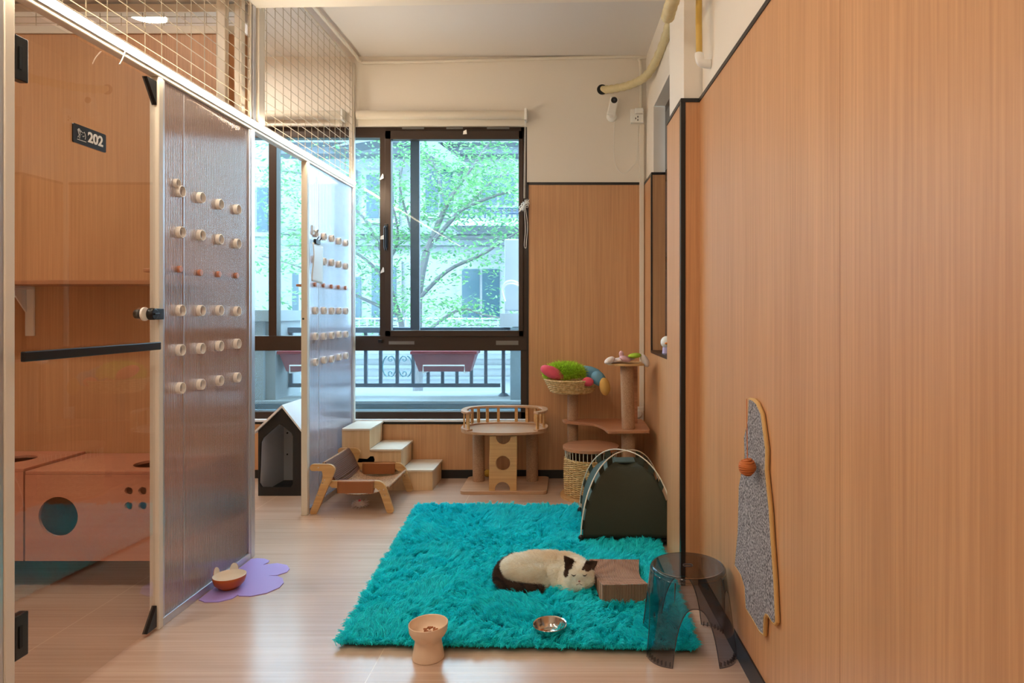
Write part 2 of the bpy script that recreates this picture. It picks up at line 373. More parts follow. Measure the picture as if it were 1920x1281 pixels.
m_conc = M('grey_concrete', (112, 128, 138), .85, bump=.3, bscale=12, var=.2)
m_facade = M('white_render', (136, 140, 142), .85, bump=.1, bscale=8, var=.05)
m_band = M('pale_moulding', (108, 114, 120), .85)
m_winout = M('dark_outdoor_glass', (44, 72, 84), .12)
m_trunk = M('grey_bark', (92, 90, 92), .9, bump=.6, bscale=12, var=.3)
m_acw = M('grey_ac_casing', (176, 184, 196), .5)

# ------------------------------------------------------------------ the room
YB = 4.6                                            # back wall
def XR(Y): return .619-.0274*Y                      # right wall
def XC(Y): return .513+.0274*(YB-Y)                 # recessed part of the right wall
XP = -1.49                                          # partition plane
ZC = 2.93                                           # ceiling
ZP = 2.035                                          # top of the wood panelling
struct(MB().box((-3.6, -1.4, -.1), (.95, 4.75, 0)).build('floor', m_floor, smooth=False))
struct(MB().box((-3.6, -1.4, ZC), (.95, 4.75, ZC+.15)).build('ceiling', m_ceil, smooth=False))
struct(MB().box((-3.6, -1.4, 0), (-3.5, 4.75, ZC)).build('wall_left', m_wall_wood, smooth=False))
struct(MB().box((-3.6, -1.4, 0), (.95, -1.3, ZC)).build('wall_front', m_white, smooth=False))
WX0, WX1, WZ0, WZ1 = -2.66, -.304, .405, 2.444
b = MB(); b.box((-3.6, YB, 0), (WX0, YB+.16, ZC)); b.box((WX1, YB, 0), (.95, YB+.16, ZC)); b.box((WX0, YB, WZ1), (WX1, YB+.16, ZC)); b.box((WX0, YB, 0), (WX1, YB+.16, WZ0))
struct(b.build('wall_back', m_white, smooth=False))
b = MB(); b.box((WX1+.004, YB-.012, .058), (.513, YB-.0005, ZP)); b.box((-3.5, YB-.012, .058), (WX1+.004, YB-.0005, WZ0-.03))
struct(b.build('wall_back_panelling', m_wall_wood, smooth=False))
b = MB(); b.box((-3.5, YB-.018, 0), (.51, YB-.0005, .058))
struct(b.build('baseboard_back', m_black, smooth=False))
b = MB(); b.box((WX1+.003, YB-.016, ZP), (.486, YB-.0005, ZP+.018)); b.box((-3.5, YB-.016, WZ0-.03), (WX1+.01, YB-.0005, WZ0-.012)); b.box((WX1-.002, YB-.016, WZ0-.03), (WX1+.012, YB-.0005, ZP+.018))
struct(b.build('trim_1', m_black, smooth=False))
# right wall, near part
R0, R1 = -1.35, 2.784
def rstrip(z0, z1, off, th=.15, y0=R0, y1=R1): return MB().prism([(XR(y0)-off, y0), (XR(y1)-off, y1), (XR(y1)+th, y1), (XR(y0)+th, y0)], z0, z1)
struct(rstrip(0, ZC, -.012).build('wall_right', m_white, smooth=False))
struct(rstrip(.0, ZP, 0, .0115).build('wall_right_panelling', m_wall_wood, smooth=False))
struct(rstrip(0, .074, .006, -.0005).build('baseboard_right', m_black, smooth=False))
struct(rstrip(ZP, ZP+.016, .004, .0115).build('trim_2', m_black, smooth=False))
for i_, x_ in enumerate((1575,)):
    ys = .619/((x_-CX)/F+.0274); struct(rstrip(.075, ZP, .0004, .001, ys-.0005, ys+.0005).build('trim_%d' % (8+i_), M('panel_joint', (150, 104, 68), .6), smooth=False))
# pilaster
PA, PB, Y0, Y1 = .467, .457, 2.784, 3.134
struct(MB().prism([(PA+.012, Y0+.012), (PB+.012, Y1), (.9, Y1), (.9, Y0+.012)], 0, ZC).build('wall_right_pilaster', m_white, smooth=False))
b = MB(); b.prism([(PA, Y0), (PB, Y1), (PB+.0115, Y1), (PA+.0115, Y0+.0115), (XR(Y0), Y0+.0115), (XR(Y0), Y0)], 0, ZP)
struct(b.build('wall_pilaster_panelling', m_wall_wood, smooth=False))
b = MB(); b.prism([(PA-.003, Y0-.003), (PA-.0035, Y0+.03), (PA+.002, Y0+.03), (PA+.002, Y0+.002), (PA+.016, Y0+.002), (PA+.016, Y0-.003)], 0, ZP)
b.prism([(PA-.004, Y0-.004), (PB-.004, Y1+.001), (PB+.0118, Y1), (PA+.0118, Y0+.0118), (XR(Y0)-.002, Y0+.0118), (XR(Y0)-.002, Y0-.004)], ZP, ZP+.016)
struct(b.build('trim_3', m_black, smooth=False))
# recessed part with its side window
A0, A1, OZ0, OZ1 = 3.25, 4.262, .896, 2.476
def cs(bm, y0, y1, z0, z1, o0, o1): return bm.prism([(XC(y0)+o0, y0), (XC(y1)+o0, y1), (XC(y1)+o1, y1), (XC(y0)+o1, y0)], z0, z1)
b = MB(); cs(b, Y1, YB, 0, OZ0, .012, .3); cs(b, Y1, YB, OZ1, ZC, .012, .3); cs(b, A1, YB, OZ0, OZ1, .012, .3); cs(b, Y1, A0, OZ0, OZ1, .012, .3)
struct(b.build('wall_right_recess', m_white, smooth=False))
b = MB(); cs(b, Y1, YB-.013, .058, OZ0, 0, .0115); cs(b, A1, YB-.013, OZ0, ZP, 0, .0115); cs(b, Y1, A0, OZ0, ZP, 0, .0115)
b.box((XC(A1)+.001, A1-.012, OZ0+.012), (XC(A1)+.16, A1-.0005, ZP))
struct(b.build('wall_recess_panelling', m_wall_wood, smooth=False))
b = MB(); cs(b, Y1, YB-.019, 0, .058, -.006, .0115)
struct(b.build('baseboard_recess', m_black, smooth=False))
b = MB(); cs(b, A1, YB-.013, ZP, ZP+.016, -.004, .0115); cs(b, A1-.014, A1+.02, OZ0, ZP+.016, -.005, .003); b.box((XC(A1)-.003, A1-.016, ZP), (XC(A1)+.16, A1-.0005, ZP+.016))
cs(b, A0, A1, OZ0-.006, OZ0+.012, -.006, .16)
struct(b.build('trim_4', m_black, smooth=False))
w2 = MB(); cs(w2, A0, A1-.013, OZ0+.012, OZ1, .085, .125)
w2 = struct(w2.build('window_2', m_frame, smooth=False))
b = MB()
for z0, z1 in ((.96, 1.42), (1.5, 1.98), (2.05, 2.42)): cs(b, A0+.06, A1-.05, z0, z1, .078, .084)
b.build('pane', M('grey_side_pane', (58, 62, 72), .2), w2)
# beam
b = MB(); b.plate([(-3.5, 2.80), (.70, 2.79), (.70, 3.075), (-1.45, 3.155), (-3.5, 3.2)], [], lambda u, v, t: (u, v, 2.603+(ZC-2.603)*t))
struct(b.build('ceiling_beam', m_white, smooth=False))

# ------------------------------------------------------------------ main window
win = MB(); FY0, FY1 = YB+.012, YB+.085
def zy(y, Y=YB): return H-(y-CY)*Y/F
def xx(x, Y=YB): return (x-CX)*Y/F
TZ0, TZ1 = zy(658), zy(630)
win.box((WX0, FY0, WZ1-.075), (WX1, FY1, WZ1)); win.box((WX0, FY0, WZ0), (WX1, FY1, WZ0+.052)); win.box((WX0, FY0, WZ0), (WX0+.05, FY1, WZ1)); win.box((WX1-.045, FY0, WZ0), (WX1, FY1, WZ1))
win.box((WX0, FY0-.006, TZ0), (WX1, FY1, TZ1))
for xa, xb in ((502, 517), (711, 723)): win.box((xx(xa), FY0, TZ1), (xx(xb), FY1, WZ1-.07))
w1 = struct(win.build('window_1', m_frame, smooth=False, bevel=.003))
b = MB(); sx0, sx1, sz0, sz1 = xx(722), xx(981), TZ1-.004, WZ1-.03
b.box((sx0, YB-.006, sz0), (sx0+.042, YB+.05, sz1)); b.box((sx1-.032, YB-.006, sz0), (sx1, YB+.05, sz1)); b.box((sx0, YB-.006, sz0), (sx1, YB+.05, sz0+.042)); b.box((sx0, YB-.006, sz1-.06), (sx1, YB+.05, sz1))
b.build('sash', m_frame, w1, smooth=False, bevel=.003)
b = MB(); b.box((xx(763), YB+.10, TZ1), (xx(780), YB+.13, WZ1-.05)); b.build('screen_stile', M('blue_grey_metal', (70, 78, 96), .4, .3), w1, smooth=False)
b = MB(); b.box((WX0+.05, YB+.055, TZ1), (sx0+.02, YB+.061, WZ1-.07)); b.build('upper_pane', m_glass, w1, smooth=False)
b = MB(); b.box((sx0+.02, YB+.028, sz0+.02), (sx1-.015, YB+.033, sz1-.03)); b.build('sash_pane', clear('thin_sash_glass', (.92, .99, 1.0), 0, 1.18, haze=.012, hazecol=(.8, .95, 1)), w1, smooth=False)
b = MB(); b.box((WX0+.05, YB+.055, WZ0+.05), (WX1-.045, YB+.061, TZ0)); b.build('lower_pane', m_glass, w1, smooth=False)
b = MB(); p0 = P(724, 420, YB-.012); p1 = P(724, 465, YB-.012); b.box((p0.x-.011, YB-.02, p1.z), (p0.x+.011, YB-.006, p0.z)); b.tube([p0+Vector((0, -.02, -.02)), p0+Vector((0, -.036, -.03)), p1+Vector((0, -.03, .0)), p1+Vector((.004, -.026, -.02))], .008, 8)
b.build('latch_handle', m_blackp, w1, bevel=.002)
b = MB(); p0 = P(714, 640, YB); b.box((p0.x-.014, YB-.022, p0.z-.010), (p0.x+.014, YB+.01, p0.z+.012)); b.build('lock_block', m_blackp, w1, bevel=.002)
m_tape = clear('clear_tape', (.82, .80, .78), .25, 1.5, haze=.25)
for x0, x1, y0, y1 in ((729, 777, 640, 646), (930, 972, 639, 647), (754, 795, 238, 242), (837, 868, 238, 242), (913, 955, 238, 242)):
    a, c = P(x0, y1, YB-.008), P(x1, y0, YB-.008); MB().box((a.x, YB-.0095, a.z), (c.x, YB-.0065, c.z)).build('tape', m_tape, w1, smooth=False)
for x0, y0, s in ((712, 330, 1), (713, 441, .8), (713, 505, 1), (868, 244, -.8)):
    b = MB(); p = P(x0, y0, YB-.008)
    b.plate([(0, 0), (.030*s, .012), (.028*s, .036), (.022*s, .045), (.004, .012)] if s > .9 else [(0, 0), (.03, 0), (.026, .03), (.004, .022)], [], lambda u, v, t: (p.x+u, YB-.0075-.004*t-.3*abs(u), p.z-.03+v))
    b.build('tape', m_plastic, w1, smooth=False)
b = MB().box((WX0, YB-.03, WZ0-.012), (WX1+.006, YB+.02, WZ0+.004)); struct(b.build('trim_5', m_sill, smooth=False, bevel=.003))

# ------------------------------------------------------------------ outdoors
ground = struct(MB().box((-40, 4.8, -3.3), (40, 70, -3.2)).build('ground_outside', m_conc, smooth=False))
b = MB(); b.box((-4.2, YB+.17, -.4), (3.0, 5.75, .40)); b.box((-4.2, 5.15, .40), (3.0, 5.75, zy(747, 5.45)))
struct(b.build('ledge_outside', m_conc, smooth=False))
struct(MB().box((-4.2, 5.12, zy(747, 5.45)), (3.0, 5.78, zy(747, 5.45)+.02)).build('ledge_outside_cap', m_facade, smooth=False))
RY = 5.45; rz = lambda y: zy(y, RY); rx = lambda x: xx(x, RY)
rail = thing('balcony_railing', 'dark iron balcony railing with scrolls outside the window', 'railing', (rx(800), RY, rz(745)))
b = MB(); b.box((-3.2, RY-.03, rz(624)), (rx(957), RY+.03, rz(614))); b.build('top_rail', m_iron, rail, smooth=False, bevel=.004)
b = MB(); b.box((-3.2, RY-.015, rz(726)), (rx(938), RY+.015, rz(719))); b.build('bottom_rail', m_iron, rail, smooth=False)
for x in (944,): 
    b = MB(); b.box((rx(x-3), RY-.02, rz(742)), (rx(x+3), RY+.02, rz(620))); b.build('post', m_iron, rail, smooth=False)
    b = MB(); b.lathe([(.0, 0), (.05, 0), (.048, .012), (.025, .035), (0, .036)], (rx(x), RY, rz(745)), 20); b.build('post_foot', m_iron, rail)
for x in (686, 714, 745, 775, 803, 830, 857, 884, 911, 658, 630, 602, 574, 546, 518, 490):
    b = MB(); b.box((rx(x-2.9), RY-.011, rz(722)), (rx(x+2.9), RY+.011, rz(618))); b.build('baluster', m_iron, rail, smooth=False)
for x0, d in ((730, 1), (760, -1)):
    b = MB(); cxp, czp, R_ = rx(x0), rz(687), .058
    pts = [(cxp-d*R_*.95*math.cos(a), RY, czp+R_*1.55*math.sin(a)) for a in np.linspace(-1.25, 1.25, 24)]
    b.tube(pts, .006, 6)
    pts = [(cxp+d*R_*.95*math.cos(a), RY, czp+R_*1.55*math.sin(a)) for a in np.linspace(-1.25, 1.25, 24)]; b.tube(pts, .006, 6)
    for sg in (1, -1):
        pts = [(cxp+d*.01+.024*(1-k/26)*math.cos(k*.34+1.2)*d, RY, czp+sg*(.058+.024*(1-k/26)*math.sin(k*.34+1.2))) for k in range(18)]; b.tube(pts, .005, 6)
    b.build('scroll', M('pale_iron', (120, 170, 190), .4), rail)
def planter(x0, x1, label):
    t = thing('planter_box', label, 'planter', (rx((x0+x1)/2), RY-.13, rz(693)), group='planter boxes hung on the railing')
    a, c = rx(x0), rx(x1); z0, z1 = rz(693), rz(660)
    b = MB(); ins = .045
    v = [b.bm.verts.new(p) for p in ((a+ins, RY-.20, z0), (c-ins, RY-.20, z0), (c-ins, RY-.065, z0), (a+ins, RY-.065, z0), (a, RY-.235, z1), (c, RY-.235, z1), (c, RY-.045, z1), (a, RY-.045, z1))]
    for f in ((0,3,2,1),(4,5,6,7),(0,1,5,4),(1,2,6,5),(2,3,7,6),(3,0,4,7)): b.bm.faces.new([v[i] for i in f])
    b.build('box', m_planter, t, smooth=False, bevel=.006)
    b = MB(); b.box((a-.012, RY-.245, z1-.006), (c+.012, RY-.034, z1+.02)); b.build('rim', m_planter, t, smooth=False, bevel=.004)
    k0, k1 = a+.09, c-.085; b = MB(); b.tube([(k0, RY-.02, z0-.01), (k0, RY-.24, z0-.005), (k0, RY-.243, z0+.052), (k1, RY-.243, z0+.052), (k1, RY-.24, z0-.005), (k1, RY-.02, z0-.01)], .006, 6); b.build('bracket', m_plastic, t)
planter(785, 899, 'maroon plastic planter box on the railing, seen through the lower right pane')
planter(546, 655, 'maroon plastic planter box on the railing, behind the ribbed panel')
# neighbour's pillar and air conditioner
struct(MB().box((rx(962), 5.2, -.3), (rx(962)+.5, 5.7, zy(614, 5.3))).build('pillar_outside', m_conc, smooth=False))
ac = thing('air_conditioner', 'pale grey outdoor air conditioner unit at the window edge', 'air conditioner', (rx(985), 5.45, rz(585)))
b = MB(); b.box((rx(949), 5.3, rz(583)), (rx(1040), 5.62, rz(452))); b.build('casing', m_acw, ac, smooth=False, bevel=.01)
b = MB(); b.box((rx(942), 5.25, rz(612)), (rx(1040), 5.66, rz(588))); b.build('bracket', m_acw, ac, smooth=False)
for k in range(2):
    b = MB(); b.tube(smooth_path([P(947, 565, 5.28), P(942, 545, 5.25), P(948, 530+5*k, 5.23), P(962, 527+5*k, 5.22), P(975, 533+4*k, 5.24)], 6), .008, 6); b.build('hose', m_plastic, ac)
b = MB(); b.box((-3.6, 5.16, .40), (rx(524), 5.7, zy(602, 5.3))); b.box((-3.6, 5.10, zy(602, 5.3)), (rx(548), 5.75, zy(582, 5.3))); b.box((rx(524), 5.2, .40), (rx(542), 5.68, zy(602, 5.3)))
struct(b.build('pier_outside', m_facade, smooth=False))
# building across the way
BY = 15.0
def bl(x, y, Y=BY): p = P(x, y, Y); return p.x, p.z
bld = thing('house', 'white rendered house with balconies seen through the window', 'house', (-2, BY, -3.2))
b = MB(); x0, _ = bl(560, 0); x1, zt = bl(1010, 285); b.box((x0, BY, -3.2), (x1+3, BY+6, zt)); b.build('wall', m_facade, bld, smooth=False)
b = MB(); xa, za = bl(300, 300); b.box((xa-2, BY+1.5, -3.2), (x0, BY+7, za+1.5)); b.build('wing', m_facade, bld, smooth=False)
b = MB()
for y0, y1, d in ((262, 286, .9), (286, 298, .5), (428, 442, .35), (452, 462, .2), (618, 626, .2), (640, 652, .3)):
    za = bl(0, y0)[1]; zb = bl(0, y1)[1]; b.box((x0-.3, BY-d, zb), (x1+3, BY+.01, za))
b.build('cornice', m_band, bld, smooth=False)
b = MB(); xg0 = bl(772, 0)[0]; xg1 = bl(868, 0)[0]
b.plate([(xg0-1.5, bl(0, 300)[1]), (xg0, bl(0, 262)[1]), (xg0+.35, bl(0, 262)[1]), (xg1+.3, bl(0, 330)[1]), (xg1, bl(0, 338)[1]), (xg0, bl(0, 280)[1])], [], lambda u, v, t: (u, BY-1.1+.6*t, v)); b.build('gable', m_band, bld, smooth=False)
for xa, xb, ya, yb in ((868, 938, 505, 600), (700, 745, 500, 600), (690, 740, 330, 410), (800, 850, 320, 400), (500, 555, 505, 600), (610, 660, 330, 420), (905, 965, 330, 385), (400, 450, 330, 420), (520, 560, 290, 380), (640, 680, 520, 600)):
    u0, v0 = bl(xa, yb); u1, v1 = bl(xb, ya)
    yy = BY if u0 > x0 else BY+1.5
    b = MB(); b.box((u0-.12, yy-.1, v0-.12), (u1+.12, yy+.01, v1+.12)); fo = b.build('window', m_facade, bld, smooth=False)
    b = MB(); b.box((u0, yy-.13, v0), ((u0+u1)/2-.03, yy-.08, v1)); b.box(((u0+u1)/2+.03, yy-.13, v0), (u1, yy-.08, v1)); b.build('pane', m_winout, fo, smooth=False)
b = MB(); za = bl(0, 425)[1]; b.box((bl(862, 0)[0], BY-1.3, za-.15), (bl(990, 0)[0]+2, BY, za)); b.build('balcony_slab', m_facade, bld, smooth=False)
b = MB(); zt_ = bl(0, 390, BY-1.3)[1]; zb_ = bl(0, 412, BY-1.3)[1]; xa = bl(868, 0, BY-1.3)[0]; xb = bl(1000, 0, BY-1.3)[0]
for z in (zt_, (zt_+zb_)/2+.02, zb_): b.tube([(xa, BY-1.25, z), (xb, BY-1.25, z)], .025, 6)
for k in range(14): x = xa+(xb-xa)*k/13; b.tube([(x, BY-1.25, zb_-.15), (x, BY-1.25, zt_)], .02, 5)
b.build('balcony_rail', m_iron, bld)
# garden wall with fence in front of the house
GY = 11.5
gw = thing('garden_wall', 'pale banded garden wall with a low fence behind the railing', 'wall', (-2, GY, -3.2))
b = MB(); z0 = zy(612, GY); b.box((-9, GY, -3.2), (6, GY+.3, z0)); b.build('masonry', m_facade, gw, smooth=False)
b = MB()
for y0, y1 in ((612, 620), (664, 672), (684, 690), (705, 710), (738, 746)): b.box((-9, GY-.12, zy(y1, GY)), (6, GY+.01, zy(y0, GY)))
b.build('coping', m_band, gw, smooth=False)
fz0, fz1 = zy(614, GY), zy(598, GY); b = MB(); b.tube([(-6, GY+.1, fz1), (2, GY+.1, fz1)], .02, 6)
for k in range(60): b.tube([(-6+k*.135, GY+.1, fz0), (-6+k*.135, GY+.1, fz1)], .012, 5)
b.build('fence_rail', M('pale_blue_iron', (150, 170, 190), .5), gw)
# tree
TY = 8.2
tree = thing('tree', 'spreading leafy green tree just outside the window', 'tree', (P(784, 0, TY).x, TY, -3.2))
def br(pts, r0, r1, dy=0): 
    q = smooth_path([P(x, y, TY+d) for x, y, d in pts], 5); return q, [.56*(r0+(r1-r0)*i/(len(q)-1)) for i in range(len(q))]
limbs = [br([(784, 1100, 0), (784, 760, 0), (783, 620, 0), (786, 540, 0), (800, 472, 0)], .13, .085),
 br([(800, 472, 0), (822, 420, .1), (838, 384, .1), (858, 350, .2), (880, 322, .2), (908, 280, .3), (935, 250, .3)], .075, .012),
 br([(815, 450, 0), (845, 415, -.2), (868, 392, -.3), (920, 370, -.5), (969, 355, -.6), (1020, 335, -.8)], .06, .012),
 br([(836, 384, .1), (826, 350, .3), (818, 320, .5), (800, 290, .6)], .03, .01), br([(850, 410, -.2), (890, 372, .2), (930, 335, .3), (970, 320, .5)], .035, .01),
 br([(784, 640, 0), (815, 610, -.3), (865, 580, -.5), (905, 590, -.8), (960, 600, -1)], .045, .012),
 br([(786, 560, 0), (839, 508, -.4), (905, 477, -.6), (945, 450, -.8), (1000, 420, -1)], .05, .012),
 br([(760, 640, .3), (748, 590, .3), (735, 548, .2), (726, 500, .2), (745, 455, .3), (740, 400, .3), (715, 340, .4)], .07, .014),
 br([(735, 548, .2), (700, 500, .1), (660, 470, 0), (600, 440, -.2), (540, 430, -.3)], .045, .012),
 br([(726, 500, .2), (690, 420, .3), (640, 370, .3), (580, 330, .2), (520, 320, .2)], .04, .012),
 br([(748, 590, .3), (680, 560, 0), (620, 530, -.3), (560, 500, -.4), (490, 480, -.5)], .045, .012),
 br([(784, 520, 0), (770, 430, .3), (750, 350, .4), (760, 290, .4)], .04, .012)]
b = MB()
for q, r in limbs: b.tube(q, r, 7)
b.build('trunk', m_trunk, tree)
m_leaf, nt, N, L = nodes('leaf_green'); pb = N['Principled BSDF']; pb.inputs['Roughness'].default_value = .5
at = N.new('ShaderNodeAttribute'); at.attribute_name = 'tone'; cr = N.new('ShaderNodeValToRGB'); L.new(at.outputs['Fac'], cr.inputs[0])
cr.color_ramp.elements[0].color = (*s2l((64, 118, 78)), 1); cr.color_ramp.elements[1].color = (*s2l((128, 180, 110)), 1); L.new(cr.outputs[0], pb.inputs['Base Color'])
tlb = N.new('ShaderNodeBsdfTranslucent'); L.new(cr.outputs[0], tlb.inputs[0]); mxs = N.new('ShaderNodeMixShader'); mxs.inputs[0].default_value = .4
L.new(pb.outputs[0], mxs.inputs[1]); L.new(tlb.outputs[0], mxs.inputs[2]); L.new(mxs.outputs[0], N['Material Output'].inputs['Surface'])
cen = []
for q, r in limbs[1:]:
    for i, p in enumerate(q):
        if i/(len(q)-1) > .15:
            for _ in range(2): cen.append((p+Vector((random.gauss(0, .26), random.gauss(0, .35), random.gauss(.05, .16))), .55))
for _ in range(22): cen.append((P(random.uniform(670, 980), random.uniform(270, 610), TY+random.uniform(-.6, .8)), .6))
for _ in range(30): cen.append((P(random.uniform(470, 680), random.uniform(300, 520), TY+random.uniform(-.5, .8)), .6))
NLV = 32; vv = []; ff = []; tone = []
for c, s in cen:
    for k in range(NLV):
        p = c+Vector((random.gauss(0, .16), random.gauss(0, .16), random.gauss(0, .05)))
        a = random.uniform(0, 6.28); tl = random.uniform(-.7, .5); ln = random.uniform(.045, .085); wd = ln*.42
        d = Vector((math.cos(a)*math.cos(tl), math.sin(a)*math.cos(tl), math.sin(tl))); sd_ = d.cross(Vector((random.gauss(0, .4), random.gauss(0, .4), 1))).normalized()*wd*.5
        i = len(vv); vv += [p, p+d*ln*.55+sd_, p+d*ln, p+d*ln*.55-sd_]; ff.append((i, i+1, i+2, i+3)); t = random.random(); tone += [t]*4
me = bpy.data.meshes.new('foliage'); me.from_pydata([tuple(p-Vector(tree.location)) for p in vv], [], ff); a_ = me.attributes.new('tone', 'FLOAT', 'POINT'); a_.data.foreach_set('value', tone); me.materials.append(m_leaf)
fo = bpy.data.objects.new('foliage', me); COL.objects.link(fo); fo.parent = tree

# ------------------------------------------------------------------ left partition
def px2y(x, X=XP): return X*F/(x-CX)
ZR0, ZR1 = 2.005, 2.05                              # top rail
rail_t = thing('partition_rail', 'white metal top rail running along the glass pens', 'rail', (XP-.02, 2.8, ZR0))
MB().box((XP-.035, .3, ZR0), (XP, 4.547, ZR1)).build('bar', m_cream, rail_t, smooth=False, bevel=.003)
led = thing('led_strip', 'glowing warm white light strip along the rail above the pens', 'light strip', (XP, 2.8, ZR0+.02))
MB().box((XP+.0005, .35, ZR0+.016), (XP+.005, 4.545, ZR0+.046)).build('channel', m_alu, led, smooth=False)
MB().box((XP+.0052, .35, ZR0+.026), (XP+.014, 4.545, ZR0+.039)).build('diffuser', m_led, led, smooth=False)
def post(label, y0, y1, x0=XP-.035, z1=ZR0-.0005, mat=m_cream, cap=True):
    t = thing('partition_post', label, 'post', ((x0+XP)/2, (y0+y1)/2, 0), group='posts of the partition')
    MB().box((x0, y0, 0), (XP, y1, z1)).build('shaft', mat, t, smooth=False, bevel=.003)
    return t
pn = post('cream metal post at the hinge side of the numbered glass door', 1.742, 1.774)
p1 = post('cream metal post between the numbered glass door and the ribbed panel', 2.394, 2.42)
p2 = post('pale metal post at the far edge of the first ribbed panel', 3.085, 3.123, mat=m_alu)
p3 = post('cream metal post in front of the house, with a dark lock hole', 3.74, 3.772)
pk = P(568.5, 598, 3.739); MB().lathe([(0, 0), (.006, 0), (.006, .004), (0, .004)], (pk.x, 3.7385, pk.z), 16, axis='y').build('lock_hole', m_blackp, p3)
p4 = post('slim pale metal post against the window', 4.548, 4.582, mat=m_cream, z1=2.87)
ROWS = [1.611, 1.460, 1.313, 1.158, 1.007, .860]
def panel(label, y0, y1, cols, rowsrc):
    t = thing('ribbed_panel', label, 'partition panel', (XP-.01, (y0+y1)/2, 0), group='ribbed plastic panels of the pens')
    MB().box((XP-.018, y0, .03), (XP-.010, y1, ZR0)).build('sheet', m_poly, t, smooth=False)
    b = MB(); b.box((XP-.03, y0, 0), (XP-.002, y1, .03)); b.box((XP-.026, y0, .03), (XP-.003, y0+.012, ZR0-.001)); b.box((XP-.026, y1-.012, .03), (XP-.003, y1, ZR0-.001)); b.build('frame', m_alu, t, smooth=False, bevel=.002)
    b = MB(); ym = y0+.21*(y1-y0)
    b.box((XP-.0095, ym, .04), (XP-.008, ym+.004, ZR0-.01)); b.build('seam', m_alu, t, smooth=False)
    for r, z in enumerate(ROWS):
        for yc in cols:
            for zz in ([z+.032] if (r == 0 and yc == cols[0] and rowsrc) else [])+[z]:
                b = MB(); zt2 = zz+random.uniform(-.003, .003)
                if r == 2: prof = [(0, -.03), (.013, -.03), (.013, .010), (.011, .012), (0, .012)]
                else: prof = [(.0185, -.03), (.0225, -.03), (.0225, .016), (.0215, .018), (.0195, .018), (.0190, .015), (.0185, -.03)]
                if zz != z: prof = [(r_*.75, z_*.8) for r_, z_ in prof]
                b.lathe(prof, (XP-.012, yc-(.02 if zz != z else 0), zt2), 24, axis='x'); b.build('ring' if r != 2 else 'shelf_peg', m_ring if r != 2 else m_coral, t)
    return t
c1 = [px2y(x) for x in (340, 378, 413, 446)]; c2 = [px2y(x) for x in (593, 609, 623.6, 637, 650)]
panel('ribbed translucent panel with white rings, beside the numbered glass door', 2.421, 3.084, c1, True)
panel('ribbed translucent panel with white rings, against the window behind the lounger', 3.773, 4.546, c2, False)
panel('ribbed translucent panel at the extreme edge, nearest the viewer', .5, 1.741, [1.0], False)
for lab, ya, yb2 in (('narrow shelf board behind the first ribbed panel', 2.425, 3.08), ('narrow shelf board behind the far ribbed panel', 3.775, 4.54)):
    t = thing('pen_shelf', lab, 'shelf', (XP-.14, (ya+yb2)/2, 1.30), group='shelves behind the ribbed panels'); MB().box((XP-.078, ya, 1.298), (XP-.046, yb2, 1.312)).build('board', m_walnut, t, smooth=False, bevel=.002)
# notice clipped on the far panel
nt_ = thing('notice_paper', 'small white notice on a black clip on the far ribbed panel', 'paper', (XP, 3.86, 1.46))
b = MB(); b.grid(lambda u, v: (XP+.006+.006*math.sin(v*5)*(1-u)+.010*u, 3.80+.135*u-.02*v*0, 1.555-.225*v-.012*u), 8, 16); b.build('sheet', m_plastic, nt_, solid=.0008)
b = MB(); b.box((XP+.002, 3.825, 1.548), (XP+.018, 3.895, 1.575)); b.tube([(XP+.015, 3.84, 1.57), (XP+.03, 3.835, 1.59)], .003, 6); b.tube([(XP+.015, 3.88, 1.57), (XP+.03, 3.885, 1.59)], .003, 6); b.build('clip', m_blackp, nt_, bevel=.002)
hk = thing('wall_hook', 'little clear hook stuck on the panel above the notice', 'hook', (XP, 3.835, 1.62))
b = MB(); b.box((XP-.008, 3.815, 1.60), (XP+.001, 3.855, 1.655)); b.build('plate', m_plastic, hk, bevel=.003, smooth=False)
b = MB(); b.tube([(XP, 3.835, 1.625), (XP+.02, 3.835, 1.612), (XP+.024, 3.835, 1.63)], .004, 6); b.build('prong', m_steel, hk)
# numbered glass door
DX = XP-.012; DY0, DY1 = 1.776, 2.390
door = thing('door_1', 'tinted glass pen door with number plate 202 and a black bar handle', 'door', (DX, (DY0+DY1)/2, .012)); door['kind'] = 'structure'
MB().box((DX-.008, DY0, .014), (DX, DY1, 1.985)).build('glass', m_door, door, smooth=False)
for z in (.235, 1.82):
    b = MB(); zz = .27 if z < 1 else 1.84
    b.box((DX-.016, DY0-.0, zz-.06), (DX+.010, DY0+.045, zz+.06)); h = b.build('hinge', m_blackp, door, smooth=False, bevel=.003)
    MB().box((DX+.010, DY0+.012, zz-.03), (DX+.0125, DY0+.022, zz+.03)).build('slot', M('dark_slot', (6, 6, 7), .6), h, smooth=False)
b = MB(); b.plate([(DY1-.055, 1.985), (DY1, 1.985), (DY1, 1.90)], [], lambda u, v, t: (DX-.012+.018*t, u, v)); b.build('corner_guard', m_blackp, door, smooth=False)
b = MB(); b.plate([(DY1-.055, .013), (DY1, .013), (DY1, .09)], [], lambda u, v, t: (DX-.012+.018*t, u, v)); b.build('corner_guard', m_blackp, door, smooth=False)
b = MB(); hx = DX+.045; b.box((hx-.006, 1.757, 1.018), (hx+.006, 2.345, 1.046)); b.box((DX+.0005, 1.93, 1.024), (hx, 1.945, 1.040)); b.box((DX+.0005, 2.27, 1.024), (hx, 2.285, 1.040)); b.build('handle', m_blackp, door, smooth=False, bevel=.003)
